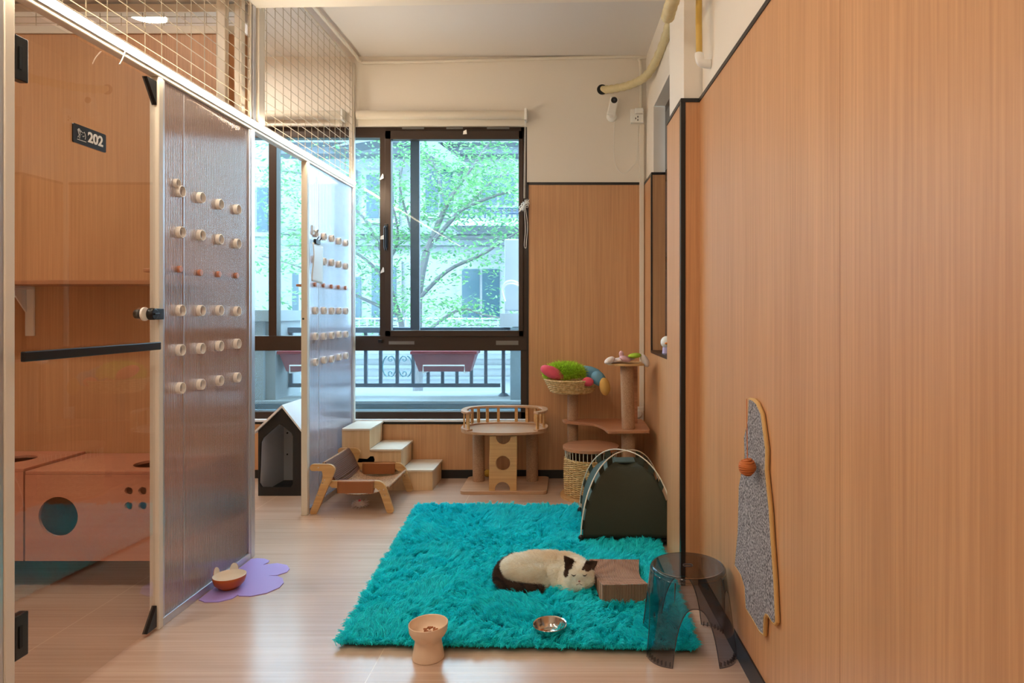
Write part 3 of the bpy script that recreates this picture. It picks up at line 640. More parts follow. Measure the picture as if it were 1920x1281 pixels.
lk = P(272, 589, px2y(272, DX)); b = MB(); b.lathe([(0, .030), (.019, .030), (.021, .026), (.021, .004), (0, .004)], (DX, lk.y+.01, lk.z), 24, axis='x'); b.lathe([(0, -.034), (.016, -.034), (.018, -.012), (0, -.012)], (DX, lk.y, lk.z), 24, axis='x'); b.box((DX+.004, lk.y+.01, lk.z-.02), (DX+.026, DY1+.012, lk.z+.02)); kn = b.build('lock', m_blackp, door, bevel=.002)
b = MB(); b.lathe([(.0, .003), (.024, .003), (.024, .010), (0, .010)], (DX, lk.y-.012, lk.z), 24, axis='x'); b.build('ring', m_ring, kn)
b = MB(); b.box((DX+.028, lk.y+.0, lk.z-.003), (DX+.036, lk.y+.028, lk.z+.003)); b.build('thumb_turn', m_blackp, kn, smooth=False, bevel=.001)
# number plate
sy0, sy1, sz0_, sz1_ = 1.990, 2.131, 1.664, 1.722
b = MB(); b.plate(rrect(sy0, sz0_, sy1, sz1_, .005), [], lambda u, v, t: (DX+.001+.004*t, u, v)); sg = b.build('number_plate', m_blackp, door, smooth=False)
def text(body, size, y, z, x, mat, parent, name, bold=.0):
    cu = bpy.data.curves.new(name, 'FONT'); cu.body = body; cu.size = size; cu.extrude = .0006; cu.offset = bold
    o = bpy.data.objects.new(name+'_tmp', cu); COL.objects.link(o); dg = bpy.context.evaluated_depsgraph_get()
    me = bpy.data.meshes.new_from_object(o.evaluated_get(dg)); bpy.data.objects.remove(o)
    me.transform(Matrix(((0, 0, 1, x), (1, 0, 0, y), (0, 1, 0, z), (0, 0, 0, 1)))); me.transform(Matrix.Translation(-wloc(parent)))
    r = bpy.data.objects.new(name, me); COL.objects.link(r); r.parent = parent; me.materials.append(mat); return r
text('202', .044, sy0+.060, sz0_+.016, DX+.0058, m_text, sg, 'numerals', .0012)
b = MB(); lx = DX+.0058
def ln(pts, r=.0006): b.tube([(lx, sy0+.012+p[0]*.001, sz0_+.010+p[1]*.001) for p in pts], r, 5)
ln([(13, 6), (14, 14), (15, 25), (19, 31), (23, 27), (29, 27), (33, 31), (36, 25), (38, 17), (36, 9)])
ln([(20, 20), (23, 21)]); ln([(31, 19), (33, 18)]); ln([(26, 17), (28, 15), (30, 17)])
for cxx, cyy in ((7, 31), (11, 34), (14, 31), (9, 27)): ln([(cxx+2.2*math.cos(a), cyy+2.2*math.sin(a)) for a in np.linspace(0, 6.28, 10)], .0005)
ln([(8, 25), (10, 18), (14, 16)]); ln([(9, 14), (6, 8)]); ln([(4, 2), (40, 2)], .0009)
b.build('emblem', m_text, sg)
# white cable tie hanging from the rail
ct = thing('cable_tie', 'thin white cable tie dangling off the rail by the light strip', 'cable tie', (XP+.01, px2y(228), 1.99))
q = [P(236, 90, px2y(236, XP+.02)), P(234, 100, px2y(234, XP+.03)), P(229, 112, px2y(230, XP+.035)), P(224, 121, px2y(226, XP+.035))]; MB().tube(smooth_path(q, 5), .0022, 6).build('strap', m_plastic, ct)
# second pen's glass door, standing ajar and seen edge-on
d2 = thing('door_2', 'clear glass pen door standing ajar, seen edge-on beside the house', 'door', (XP-.012, 3.128, .02)); d2['kind'] = 'structure'
dv = Vector((-1.502, 3.128, 0)).normalized(); nv = Vector((dv.y, -dv.x, 0)); pv = Vector((XP-.012, 3.128, 0))
def obx(l0, l1, t0, t1, z0, z1):
    return MB().prism([tuple((pv+dv*l+nv*t)[:2]) for l, t in ((l0, t0), (l1, t0), (l1, t1), (l0, t1))], z0, z1)
obx(.004, .60, -.003, .003, .03, 1.98).build('glass', clear('clear_glass', (.93, .97, .96), 0, 1.4), d2, smooth=False)
obx(0, .004, -.003, .003, .03, 1.98).build('edge', m_edge, d2, smooth=False)
for z in (.10, 1.80, .20, 1.72): obx(-.004, .03, -.006, .008, z-.02, z+.02).build('hinge', m_blackp, d2, smooth=False, bevel=.002)

# mesh above the partition
def mesh_panel(label, plane, u0, u1, z0, z1, du=.095, dz=.05, r=.0017, frame=True, fr=.014):
    loc = plane((u0+u1)/2, z0); t = thing('wire_mesh_panel', label, 'wire mesh', loc, group='wire mesh panels above the pens')
    b = MB(); u = u0+du*.4
    while u < u1: b.tube([plane(u, z0), plane(u, z1)], r, 5); u += du
    z = z0+dz*.6
    while z < z1:
        b.tube([Vector(plane(u0, z))+Vector((.003, -.0, 0)), Vector(plane(u1, z))+Vector((.003, 0, 0))], r, 5); z += dz
    b.build('wires', m_wire, t)
    if frame:
        b = MB()
        for q in ((plane(u0, z0), plane(u1, z0)), (plane(u0, z1), plane(u1, z1)), (plane(u0, z0), plane(u0, z1)), (plane(u1, z0), plane(u1, z1))):
            a, c = Vector(q[0]), Vector(q[1]); h_ = Vector((fr/2,)*3); b.box(tuple(Vector(map(min, a, c))-h_), tuple(Vector(map(max, a, c))+h_))
        b.build('frame', m_cream, t, smooth=False, bevel=.002)
    return t
mesh_panel('white wire mesh above the numbered door and first ribbed panel', lambda u, z: (XP-.015, u, z), .4, 3.10, ZR1+.008, 2.85)
mesh_panel('white wire mesh over the far pen, reaching the window wall', lambda u, z: (XP-.015, u, z), 3.235, 4.538, ZR1+.008, 2.865)
col_t = thing('partition_column', 'cream square column between the two wire mesh panels', 'column', (XP-.03, 3.19, ZR1))
b = MB(); b.box((XP-.055, 3.165, ZR1+.001), (XP-.001, 3.215, 2.61)); b.build('shaft', m_cream, col_t, smooth=False, bevel=.003)
b = MB(); b.box((XP-.06, 3.122, ZR1+.001), (XP-.008, 3.150, 2.61)); b.build('channel', m_alu, col_t, smooth=False, bevel=.003)
# divider wall between the two pens and what stands above it
DV = 3.10
struct(MB().box((-3.5, DV, 0), (XP-.036, DV+.03, 2.455)).build('wall_divider', m_wall_wood, smooth=False))
struct(MB().box((-3.5, DV-.01, 2.455), (XP-.07, DV+.04, 2.49)).build('trim_6', m_cream, smooth=False))
struct(MB().box((-3.5, DV-.01, 2.555), (XP-.07, DV+.04, 2.592)).build('trim_7', m_cream, smooth=False))
mesh_panel('short strip of wire mesh between the wood divider and the beam', lambda u, z: (u, DV+.005, z), -3.45, XP-.09, 2.49, 2.555, .1, .03, frame=False)
for k, (xa, xb) in enumerate(((407, 424), (441, 455))):
    t = thing('upright_bar', ('wide cream upright in front of the wood divider, left of two', 'narrow cream upright in front of the wood divider, right of two')[k], 'bar', (P((xa+xb)/2, 0, 3.05).x, 3.05, ZR1), group='uprights behind the wire mesh')
    MB().box((P(xa, 0, 3.05).x, 3.04, ZR1+.012), (P(xb, 0, 3.05).x, 3.075, 2.60)).build('shaft', m_cream, t, smooth=False, bevel=.003)
# pen furniture seen through the door
sh = thing('wall_shelf', 'brown wooden shelf on the pen wall behind the glass door', 'shelf', (-2.3, DV-.12, 1.28))
MB().box((-3.2, DV-.24, 1.272), (XP-.27, DV-.001, 1.290)).build('board', m_walnut, sh, smooth=False, bevel=.002)
bp_ = P(52, 580, DV-.02); b = MB(); b.box((bp_.x-.02, DV-.012, 1.04), (bp_.x+.02, DV-.001, 1.271)); b.box((bp_.x-.02, DV-.2, 1.258), (bp_.x+.02, DV-.001, 1.2715)); b.plate([(DV-.012, 1.15), (DV-.012, 1.258), (DV-.10, 1.258)], [], lambda u, v, t: (bp_.x-.02+.008*t, u, v)); b.build('bracket', m_plastic, sh, smooth=False, bevel=.002)
def catbox(label, x0, x1, z1, front_holes, top_hole):
    y0, y1, z0 = 2.743, DV-.004, .119
    t = thing('cat_box', label, 'cat box', ((x0+x1)/2, (y0+y1)/2, z0), group='coral boxes on the pen wall')
    b = MB(); b.plate([(x0, z0), (x1, z0), (x1, z1), (x0, z1)], front_holes, lambda u, v, tt: (u, y0+.012*tt, v)); b.build('front', m_coral, t, smooth=False)
    b = MB(); b.plate([(x0, y0+.001), (x1, y0+.001), (x1, y1), (x0, y1)], [top_hole], lambda u, v, tt: (u, v, z1+.0005+.012*tt)); b.build('top', m_coral, t, smooth=False, bevel=.001)
    b = MB(); b.box((x0, y0+.0125, z0), (x0+.012, y1, z1)); b.box((x1-.012, y0+.0125, z0), (x1, y1, z1)); b.box((x0+.0125, y0+.0125, z0), (x1-.0125, y1, z0+.012)); b.box((x0+.0125, y1-.012, z0+.0125), (x1-.0125, y1, z1)); b.build('carcass', m_coral, t, smooth=False)
    return t
YB_ = 2.743
fh = [circ(*[P(109, 969, YB_).x, P(109, 969, YB_).z], 37*YB_/F, 40)]+[circ(P(x, y, YB_).x, P(x, y, YB_).z, 7.6*YB_/F, 20) for x in (241, 267) for y in (921, 949)]
th = FL(293, 874, .477); catbox('coral wooden cat box with a large round hole and four small holes', P(47, 0, YB_).x, XP-.12, .478, fh, circ(th.x, th.y, .085, 32))
th2 = FL(30, 857, .49); catbox('coral wooden cat box left of the one with four small holes', P(47, 0, YB_).x-.62, P(47, 0, YB_).x-.008, .488, [circ(P(47, 0, YB_).x-.32, .27, .08, 32)], circ(P(47, 0, YB_).x-.2, 2.93, .08, 32))

# ------------------------------------------------------------------ things on the floor, back to front
# cat house
HY = 4.145
hs = thing('pet_house', 'black fronted pet house with a white pitched roof behind the glass pen gap', 'pet house', FL(524, 930))
x0, x1 = P(484, 0, HY).x, P(566, 0, HY).x; xm = P(531, 0, HY).x; ze, zt = P(0, 808, HY).z, P(0, 764, HY).z
def hp(x, y): p = P(x, y, HY); return p.x, p.z
hole = [hp(489, 830), hp(493, 822), hp(520, 798), hp(524, 796), hp(529, 798), hp(546, 812), hp(549, 818), hp(549, 908), hp(545, 914), hp(491, 914), hp(486, 906)]
b = MB(); b.plate([(x0, 0), (x1, 0), (x1, ze), (xm, zt), (x0, ze)], [hole], lambda u, v, t: (u, HY+.014*t, v)); b.build('front_board', m_house, hs, smooth=False)
b = MB(); b.box((x0, HY+.0145, 0), (x0+.012, HY+.36, ze)); b.box((x1-.012, HY+.0145, 0), (x1, HY+.36, ze)); b.plate([(x0+.013, .013), (x1-.013, .013), (x1-.013, ze), (xm, zt-.02), (x0+.013, ze)], [], lambda u, v, t: (u, HY+.34+.02*t, v)); b.build('walls', m_housein, hs, smooth=False)
b = MB(); b.box((x0+.013, HY+.0145, 0), (x1-.013, HY+.339, .012)); b.build('base', m_house, hs, smooth=False)
b = MB()
for sgn, xe in ((-1, x0-.02), (1, x1+.03)):
    zz = zt+(ze-zt)*(abs(xe-xm)/abs((x0 if sgn < 0 else x1)-xm))
    b.plate([(xm, zt+.001), (xe, zz+.001), (xe, zz+.016), (xm, zt+.018)], [], lambda u, v, t: (u, HY-.02+.40*t, v))
b.build('roof', m_whiteb, hs, smooth=False)
for y in (812, 852): 
    p = P(539, y, HY+.339); MB().lathe([(0, 0), (.006, 0), (.006, -.004), (0, -.004)], (p.x, HY+.339, p.z), 12, axis='y').build('screw', m_blackp, hs)
# cat stairs
SY0, SY1 = 4.27, 4.578
st = thing('pet_stairs', 'three step pale wooden pet stairs with white treads below the window', 'pet stairs', (-1.19, 4.42, 0))
xs = [-1.478, -1.300, -1.097, -.893]; zs = [.400, .267, .133]
def sp_(x, y): p = P(x, y, SY0); return p.x, p.z
cut = [sp_(*q) for q in ((640, 893), (640, 868), (645, 858), (650, 855), (655, 859), (660, 862), (672, 860), (688, 861), (694, 856), (700, 856), (702, 862), (701, 868), (694, 870), (673, 870), (672, 893))]
b = MB(); b.plate([(xs[0], 0), (xs[3], 0), (xs[3], zs[2]-.012), (xs[2], zs[2]-.012), (xs[2], zs[1]-.012), (xs[1], zs[1]-.012), (xs[1], zs[0]-.012), (xs[0], zs[0]-.012)], [cut], lambda u, v, t: (u, SY0+.004+.012*t, v)); b.build('front_panel', m_pale, st, smooth=False)
b = MB(); b.box((xs[0], SY0+.0165, 0), (xs[0]+.012, SY1, zs[0]-.0125)); b.plate([(xs[0]+.0125, 0), (xs[3], 0), (xs[3], zs[2]-.012), (xs[2], zs[2]-.012), (xs[2], zs[1]-.012), (xs[1], zs[1]-.012), (xs[1], zs[0]-.012), (xs[0]+.0125, zs[0]-.012)], [], lambda u, v, t: (u, SY1-.012+.012*t, v)); b.build('back_panel', m_house, st, smooth=False)
for i in range(3):
    b = MB(); zb = zs[i+1]+.0005 if i < 2 else 0; b.box((xs[i+1]-.012, SY0+.0165, zb), (xs[i+1], SY1-.0125, zs[i]-.0125)); b.build('riser', m_pale, st, smooth=False)
    b = MB(); b.prism(rrect(xs[i]+(0 if i == 0 else .001), SY0-.006, xs[i+1]+.008, SY1, .012), zs[i]-.012, zs[i]); b.build('tread', m_palex, st, smooth=False, bevel=.002)
# lounger (hammock) in front of the stairs
LY0, LY1 = 3.765, 4.218
lg = thing('pet_lounger', 'low pet lounger with curved plywood legs and woven rattan sling', 'pet lounger', (-1.26, 4.0, 0))
sc_ = LY0/F
def lp(x, y): return (x-CX)*sc_+.012, H-(y-CY)*sc_
def rounded(pts, n=5): return [(v.x, v.y) for v in smooth_path([(p[0], p[1], 0) for p in pts], n, True)]
rear = [(576.8, 877), (580.5, 871.3), (590, 871), (604, 871), (613, 871.2), (620, 874), (623.6, 880), (622.5, 887), (617, 900), (604, 930), (590.5, 961), (587, 964), (580, 965), (577.2, 962), (579.5, 954), (591, 924), (600, 899), (600, 886), (596, 883.6), (580.5, 883.4)]
fron = [(613, 904.5), (620, 903.7), (660, 903.6), (700, 903.6), (708.5, 906), (714.5, 911), (719.5, 921), (731.4, 956), (731.4, 962), (727, 965), (720.5, 964), (717, 957), (707, 928), (701, 919.5), (694, 917), (660, 916.6), (616, 916.4)]
for Yf in (LY0, LY1):
    for nm, poly, dy in (('rear_leg', rear, 0), ('front_leg', fron, .0185)):
        b = MB(); b.plate([lp(*q) for q in rounded(poly, 3)], [], lambda u, v, t: (u, Yf+dy+.018*t, max(v, 0))); fr_ = b.build(nm, m_ply, lg, smooth=False, bevel=.0015)
        b = MB()
        for q in ([(593, 877), (604, 900), (601, 906), (592, 929)] if nm == 'rear_leg' else [(706, 921), (716, 931), (714, 920)]):
            u, v = lp(*q); b.lathe([(0, -.0025), (.0035, -.0015), (.0035, 0), (0, 0)], (u, Yf+dy, v), 10, axis='y')
        b.build('screws', m_steel, fr_)
    b = MB(); u0, v0 = lp(625, 903.6); u1, v1 = lp(694, 930)
    b.grid(lambda s, t: (u0+(u1-u0)*s+(.006*(1-t)), Yf+.0185+ (-.004 if t < .5 else .0225) if .02 < t < .98 else Yf+.03, (v0+.003)-(abs(t-.5)*2*0+min(1, (t if t < .5 else 1-t)*2.6))*(v0-v1)*(.9 if t < .5 else .75)), 12, 24)
    b.build('strap', m_leather, lg, solid=.002)
bx, bz = lp(598, 872.5); fx_, fz_ = lp(719, 926)
q = [(bx, bz), (bx+.03, bz-.045), (bx+.055, bz-.10), (bx+.09, .125), (bx+.16, .102), (bx+.24, .104), (bx+.32, .118), (fx_, fz_+.022)]
qs = smooth_path([(a, 0, c) for a, c in q], 6)
b = MB(); nq = len(qs)
def slf(u, v):
    k = u*(nq-1); i = min(int(k), nq-2); p = qs[i].lerp(qs[i+1], k-i); sag = .012*math.sin(math.pi*v); return (p.x, LY0+.038+(LY1-LY0-.04)*v, p.z-sag*(1 if u > .3 else .2)+.0012*math.sin(u*200)*math.sin(v*220))
b.grid(slf, 90, 100); b.build('sling', m_rattan, lg, solid=.005)
for (u, v, nm) in ((bx, bz, 'back_rod'), (fx_, fz_+.024, 'front_rod')):
    b = MB(); b.tube([(u, LY0+.037, v), (u, LY1-.001, v)], .0085, 10); b.build(nm, m_rattan, lg)
b = MB()
for k in range(15):
    u = .015+k*.0235; k_ = u*(nq-1); i = min(int(k_), nq-2); p = qs[i].lerp(qs[i+1], k_-i); b.tube([(p.x+.006*(1 if u < .42 else 0), LY0+.042+(LY1-LY0-.05)*v, p.z+.0045-.012*math.sin(math.pi*v)*(1 if u > .3 else .2)) for v in np.linspace(0, 1, 9)], .0066, 6)
b.build('cane_ribs', M('dark_cane', (104, 62, 38), .5), lg)
# fluffy toy under the lounger
ft = thing('feather_toy', 'small white fluffy toy with a pink tip under the lounger', 'cat toy', FL(676, 945, .02))
p = FL(676, 945, .022); b = MB(); b.ball(p, (.026, .022, .020)); b.build('ball', m_wplush, ft)
b = MB(); b.ball(p+Vector((-.004, -.004, .020)), .008, 2); b.build('tip', m_pink, ft)
n = 260; rr_ = rng.normal(size=(n, 3)); rr_ /= np.linalg.norm(rr_, axis=1)[:, None]; rr_[:, 2] = np.abs(rr_[:, 2])*.6-.2; rt = rr_*.02; tp = rr_*.05+rng.normal(size=(n, 3))*.006; tp[:, 2] = np.maximum(tp[:, 2], -.018)
strands('feathers', hair_mat('white_feather', (236, 220, 214)), rt, (rt+tp)/2, tp, .0012, ft)
# perch table
pt = thing('cat_perch', 'wooden cat perch with a railed oval platform and two rope posts', 'cat perch', (-.43, 4.36, 0))
b = MB(); b.prism(rrect(-.703, 4.172, -.150, 4.565, .035), 0, .02); b.build('base_board', m_oak, pt, smooth=False, bevel=.003)
for xc in (-.618, -.258):
    b = MB(); b.tube([(xc, 4.44, .0202), (xc, 4.44, .372)], .040, 28); b.build('post', m_sisal, pt)
LYF = 4.19
def lq(x, y): p = P(x, y, LYF); return p.x, p.z
cz = lambda x, y, r, a0, a1, n=18: [lq(x+r*math.cos(a), y+r*math.sin(a)) for a in np.linspace(a0, a1, n)]
out = [lq(916.5, 923)]+[lq(928, 923)]+cz(942, 918, 14, math.pi, 2*math.pi)+[lq(956, 923), lq(968.5, 923), lq(969.5, 817.5), lq(957, 817.5)]+cz(943.5, 820, 13.5, 0, math.pi)+[lq(930, 817.5), lq(918, 817.5)]
b = MB(); b.plate(out, [cz(943, 869, 13.6, 0, 2*math.pi*29/30, 30)], lambda u, v, t: (u, LYF+.016*t, v)); b.build('ladder_board', m_ply, pt, smooth=False, bevel=.001)
def stad(cx, cy, hx, hy, n=16):
    r = hy; k = 1.35
    pts = []
    for a in np.linspace(0, 2*math.pi, 4*n, endpoint=False):
        c, s = math.cos(a), math.sin(a); e = 2/2.7
        pts.append((cx+hx*math.copysign(abs(c)**e, c), cy+hy*math.copysign(abs(s)**e, s)))
    return pts
PCX, PCY, PHX, PHY = -.434, 4.36, .282, .19
b = MB(); b.prism(stad(PCX, PCY, PHX, PHY), .374, .390); b.build('platform', m_oak, pt, smooth=False, bevel=.003)
def uring(w, z0, z1, a_open):
    aa = np.linspace(-math.pi/2+a_open, 1.5*math.pi-a_open, 60); e = 2/2.7
    def q(a, dx): c, s = math.cos(a), math.sin(a); return (PCX+(PHX-dx)*math.copysign(abs(c)**e, c), PCY+(PHY-dx)*math.copysign(abs(s)**e, s))
    return MB().prism([q(a, -.002) for a in aa]+[q(a, w) for a in reversed(aa)], z0, z1)
uring(.036, .3905, .401, .82).build('platform_lip', m_oak, pt, smooth=False, bevel=.002)
uring(.036, .500, .514, .82).build('rail', m_oak, pt, smooth=False, bevel=.003)
e = 2/2.7
for a in [math.radians(v) for v in (-38, -12, 14, 33, 49, 66, 82, 98, 114, 131, 147, 166, 192, 218)]:
    c, s = math.cos(a), math.sin(a); x = PCX+(PHX-.018)*math.copysign(abs(c)**e, c); y = PCY+(PHY-.018)*math.copysign(abs(s)**e, s)
    b = MB(); M_ = Matrix.Translation((x, y, 0)) @ Matrix.Rotation(a+math.pi/2, 4, 'Z'); b.box((-.0095, -.005, .4012), (.0095, .005, .4998), M_); b.build('slat', m_ply, pt, smooth=False)
yb_ = thing('toy_ball', 'tiny yellow toy ball behind the rope post of the cat perch', 'ball', FL(914, 893)+Vector((0, 0, .02))); p = FL(914, 893); p.y = 4.545; p.x = xx(914, 4.545); LOCS[yb_.name] = Vector(p); yb_.location = p
MB().ball(p+Vector((0, 0, .025)), .025).build('ball', M('yellow_rubber', (214, 170, 60), .6), yb_)
bpy.data.objects[yb_.name].location.z += .02; LOCS[yb_.name].z += .02
# cat tree
tr_ = thing('cat_tree', 'tall cat tree with wicker basket, lidded wicker barrel and rope posts', 'cat tree', (.2, 4.2, 0))
BC = Vector((.127, 4.15, 0)); 
b = MB(); b.prism(circ(BC.x, BC.y, .192, 48), 0, .018); b.build('barrel_base', m_ply, tr_, smooth=False, bevel=.002)
b = MB(); b.prism(rrect(-.04, 4.2, .46, 4.54, .04), .0, .0175); b.build('base_board', m_walnut, tr_, smooth=False)
def woven(name, cx, cy, prof, nstake, rows, amp, parent, a0=0, a1=2*math.pi, zcut=None):
    """wicker wall: strands weaving over and under the stakes; prof(t)->(r,z)"""
    b = MB(); full = abs(a1-a0-2*math.pi) < 1e-3
    for k in range(rows):
        t = (k+.5)/rows; n = nstake*4; pts = []
        for i in range(n+(0 if full else 1)):
            a = a0+(a1-a0)*i/n; r, z = prof(t); ph = math.cos(a*nstake*(2*math.pi/(a1-a0))/2/1.0+math.pi*k); pts.append((cx+(r+amp*ph)*math.cos(a), cy+(r+amp*ph)*math.sin(a), z+random.uniform(-.0006, .0006)))
        h = abs(prof(0)[1]-prof(1)[1])/rows; b.tube(pts, max(h*.62, .002), 5, closed=full)
    return b.build(name, m_wicker, parent)
woven('barrel_weave', BC.x, BC.y, lambda t: (.160+.006*math.sin(t*3.1), .020+.225*t), 34, 34, .0042, tr_)
MB().lathe([(.150, .019), (.150, .245), (.148, .245), (.148, .019)], BC, 40).build('barrel_lining', M('wicker_core', (150, 116, 70), .8), tr_)
b = MB()
for k in range(40):
    a = 2*math.pi*k/40; b.tube([(BC.x+.160*math.cos(a), BC.y+.160*math.sin(a), .242), (BC.x+.163*math.cos(a), BC.y+.163*math.sin(a), .296)], .0026, 5)
b.build('barrel_wires', m_pole, tr_)
b = MB(); b.prism(circ(BC.x, BC.y, .176, 56), .297, .315); b.build('barrel_lid', m_walnut, tr_, smooth=False, bevel=.004)
b = MB(); b.tube([(.014, 4.415, .0185), (.014, 4.415, .416)], .036, 24); b.build('post', m_sisal, tr_)
b = MB(); b.tube([(.014, 4.415, .434), (.014, 4.415, .618)], .036, 24); b.build('post', m_sisal, tr_)
pl = [(x_*1.0, y_) for x_, y_ in ((-.035, 4.45), (-.050, 4.41), (-.035, 4.355), (.0, 4.335), (.052, 4.30), (.12, 4.28), (.164, 4.235), (.205, 4.12), (.222, 4.02), (.245, 3.99), (.40, 4.0), (.455, 4.01), (.484, 4.05), (.480, 4.40), (.44, 4.46), (.2, 4.47))]
b = MB(); b.prism([(v.x, v.y) for v in smooth_path([(a, c, 0) for a, c in pl], 4, True)], .417, .433); b.build('middle_platform', m_walnut, tr_, smooth=False, bevel=.003)
# basket bed on the left post
KC = Vector((.008, 4.392, 0)); BKZ = .620
b = MB(); b.lathe([(0, BKZ), (.130, BKZ), (.136, BKZ+.006), (.136, BKZ+.012), (0, BKZ+.012)], KC, 40); b.build('basket_floor', m_wicker, tr_)
woven('basket_weave', KC.x, KC.y, lambda t: (.137+.040*t, BKZ+.008+.078*t), 26, 11, .004, tr_, math.radians(-48)+0, math.radians(292))if False else None
b = MB()
for k in range(12):
    t = (k+.5)/12; r, z = .139+.040*t, BKZ+.008+.078*t; n = 120; pts = []
    for i in range(n+1):
        a = math.radians(-62)+math.radians(360)*i/n
        lim = .38 if math.radians(-62) <= a <= math.radians(40) else 1.1
        if t > lim:
            if len(pts) > 1: b.tube(pts, .0042, 5)
            pts = []; continue
        ph = math.cos(a*15+math.pi*k); pts.append((KC.x+(r+.004*ph)*math.cos(a), KC.y+(r+.004*ph)*math.sin(a), z))
    if len(pts) > 1: b.tube(pts, .0042, 5)
b.tube([(KC.x+.182*math.cos(a), KC.y+.182*math.sin(a), BKZ+.088) for a in np.linspace(math.radians(40), math.radians(298), 50)], .006, 6)
b.build('basket_weave', m_wicker, tr_)
b = MB(); b.tube([(.357, 4.09, .0185), (.357, 4.09, .416)], .043, 24); b.build('post', m_sisal, tr_)
b = MB(); b.tube([(.357, 4.09, .434), (.347, 4.09, .824)], .041, 24); b.build('post', m_sisal, tr_)
b = MB(); b.box((.398, 4.27, .434), (.432, 4.285, .83)); b.build('rear_upright', m_walnut, tr_, smooth=False)
b = MB(); b.prism(circ(.356, 4.12, .128, 44), .825, .838); b.build('top_platform', m_ply, tr_, smooth=False, bevel=.002)
# plush toys in the basket
def plush(name, label, parts, group=None, cat='plush toy'):
    c0 = parts[0][1]; t = thing(name, label, cat, c0, group=group)
    for nm, c, r, mat, rot in parts:
        b = MB(); b.ball((0, 0, 0), r, 4)
        for v in b.bm.verts: v.co += v.normal*0; v.co *= 1+.05*mnoise.noise(v.co*28)
        bmesh.ops.transform(b.bm, matrix=Matrix.Translation(c) @ Matrix.Rotation(rot[2], 4, 'Z') @ Matrix.Rotation(rot[1], 4, 'Y') @ Matrix.Rotation(rot[0], 4, 'X'), verts=b.bm.verts)
        b.build(nm, mat, t)
    return t
def pb_(x, y, Y): return tuple(P(x, y, Y))
tz = 4.40
pg = plush('plush_toy', 'pink plush with a shaggy lime green coat lying in the wicker basket', [
 ('body', (KC.x-.050, KC.y-.02, .752), (.120, .075, .048), m_lime, (0, .0, 0)),
 ('arm', pb_(1036, 699, 4.30), (.085, .042, .038), m_pink, (0, .42, .1)),
 ('arm', pb_(1102, 716, 4.285), (.038, .035, .030), m_pink, (0, 0, 0))])
n = 5200; th_ = rng.uniform(0, 2*math.pi, n); zz = rng.uniform(-.3, 1, n); s_ = np.sqrt(1-zz*zz); nr = np.stack([s_*np.cos(th_), s_*np.sin(th_), zz], 1)
rt = nr*np.array([.120, .075, .048]); nn = nr/np.array([.120, .075, .048]); nn /= np.linalg.norm(nn, axis=1)[:, None]
tp = rt+nn*.024+rng.normal(size=(n, 3))*.009+np.array([.004, -.004, -.004]); strands('shaggy_coat', hair_mat('lime_fur', (186, 222, 70), .35), rt, (rt+tp)/2+nn*.004, tp, .0016, pg)
plush('plush_toy', 'blue plush with a yellow end hanging over the basket edge', [
 ('body', pb_(1108, 702, 4.40), (.092, .05, .050), m_blue, (0, .35, 0)), ('neck', pb_(1122, 710, 4.33), (.052, .042, .044), m_blue, (0, .8, 0)), ('tail_end', pb_(1134, 725, 4.29), (.035, .032, .058), m_yell, (0, -.12, 0))])
plush('plush_toy', 'flat white plush draped over the small top platform of the cat tree', [
 ('body', pb_(1165, 675, 4.08), (.085, .05, .016), m_wplush, (0, -.12, 0)), ('flap', pb_(1209, 676, 4.05), (.022, .03, .045), m_wplush, (0, -.5, 0)), ('flap', pb_(1143, 676, 4.04), (.035, .03, .02), m_wplush, (0, -.5, 0))])
plush('plush_toy', 'small pale pink plush on the top platform of the cat tree', [
 ('body', pb_(1172, 673, 4.02), (.036, .03, .018), m_pplush, (0, .3, 0)), ('ear', pb_(1165, 664, 4.04), (.015, .014, .020), m_pplush, (0, 0, .2))])
plush('plush_toy', 'small lime green plush on the top platform of the cat tree', [
 ('body', pb_(1190, 667, 4.04), (.042, .03, .016), m_lime, (0, -.1, .2))])
# green tent
tn = thing('pet_tent', 'dark green pet tent with crossed white poles, by the pilaster', 'pet tent', (.285, 3.46, 0))
TC = Vector((.280, 3.462)); TR = .325; TH = .425
CR = [(-1, -1), (1, -1), (1, 1), (-1, 1)]
def pole_pt(c, a, rs=1.0, hs=1.0):                 # a: 0 at the corner foot, pi/2 at the crown
    k = TR*rs*math.cos(a)**.86 if a < math.pi/2 else 0; return Vector((TC.x+c[0]*k*.7071, TC.y+c[1]*k*.7071, .035+(TH-.035)*hs*math.sin(a)))
AA = [math.pi/2*i/18 for i in range(19)]
def panel_fn(c0, c1):
    def fn(u, v):
        a = .02+v*1.36; p, q = pole_pt(c0, a, .955, .90), pole_pt(c1, a, .955, .90); m = p.lerp(q, u); ce = Vector((TC.x, TC.y, m.z)); sag = .05*math.sin(math.pi*u)*math.cos(a)**.3*(.35+.65*v)
        d = (ce-m); d.normalize() if d.length > 1e-5 else None
        m += d*sag*.55; m.z = max(m.z-(.012 if v > .9 else 0)*math.sin(math.pi*u)+mnoise.noise(m*14)*.004, .028); return m
    return fn
for i in range(4):
    b = MB(); b.grid(panel_fn(CR[i], CR[(i+1) % 4]), 22, 22); b.build('canvas_panel', m_tent if i in (0, 1) else m_tent2, tn, solid=.002)
b = MB(); b.prism([tuple(pole_pt(c, 1.38, .955, .90)[:2]) for c in CR], pole_pt(CR[0], 1.38, .955, .90).z-.006, pole_pt(CR[0], 1.38, .955, .90).z+.001); b.build('crown_panel', m_tent2, tn, smooth=False)
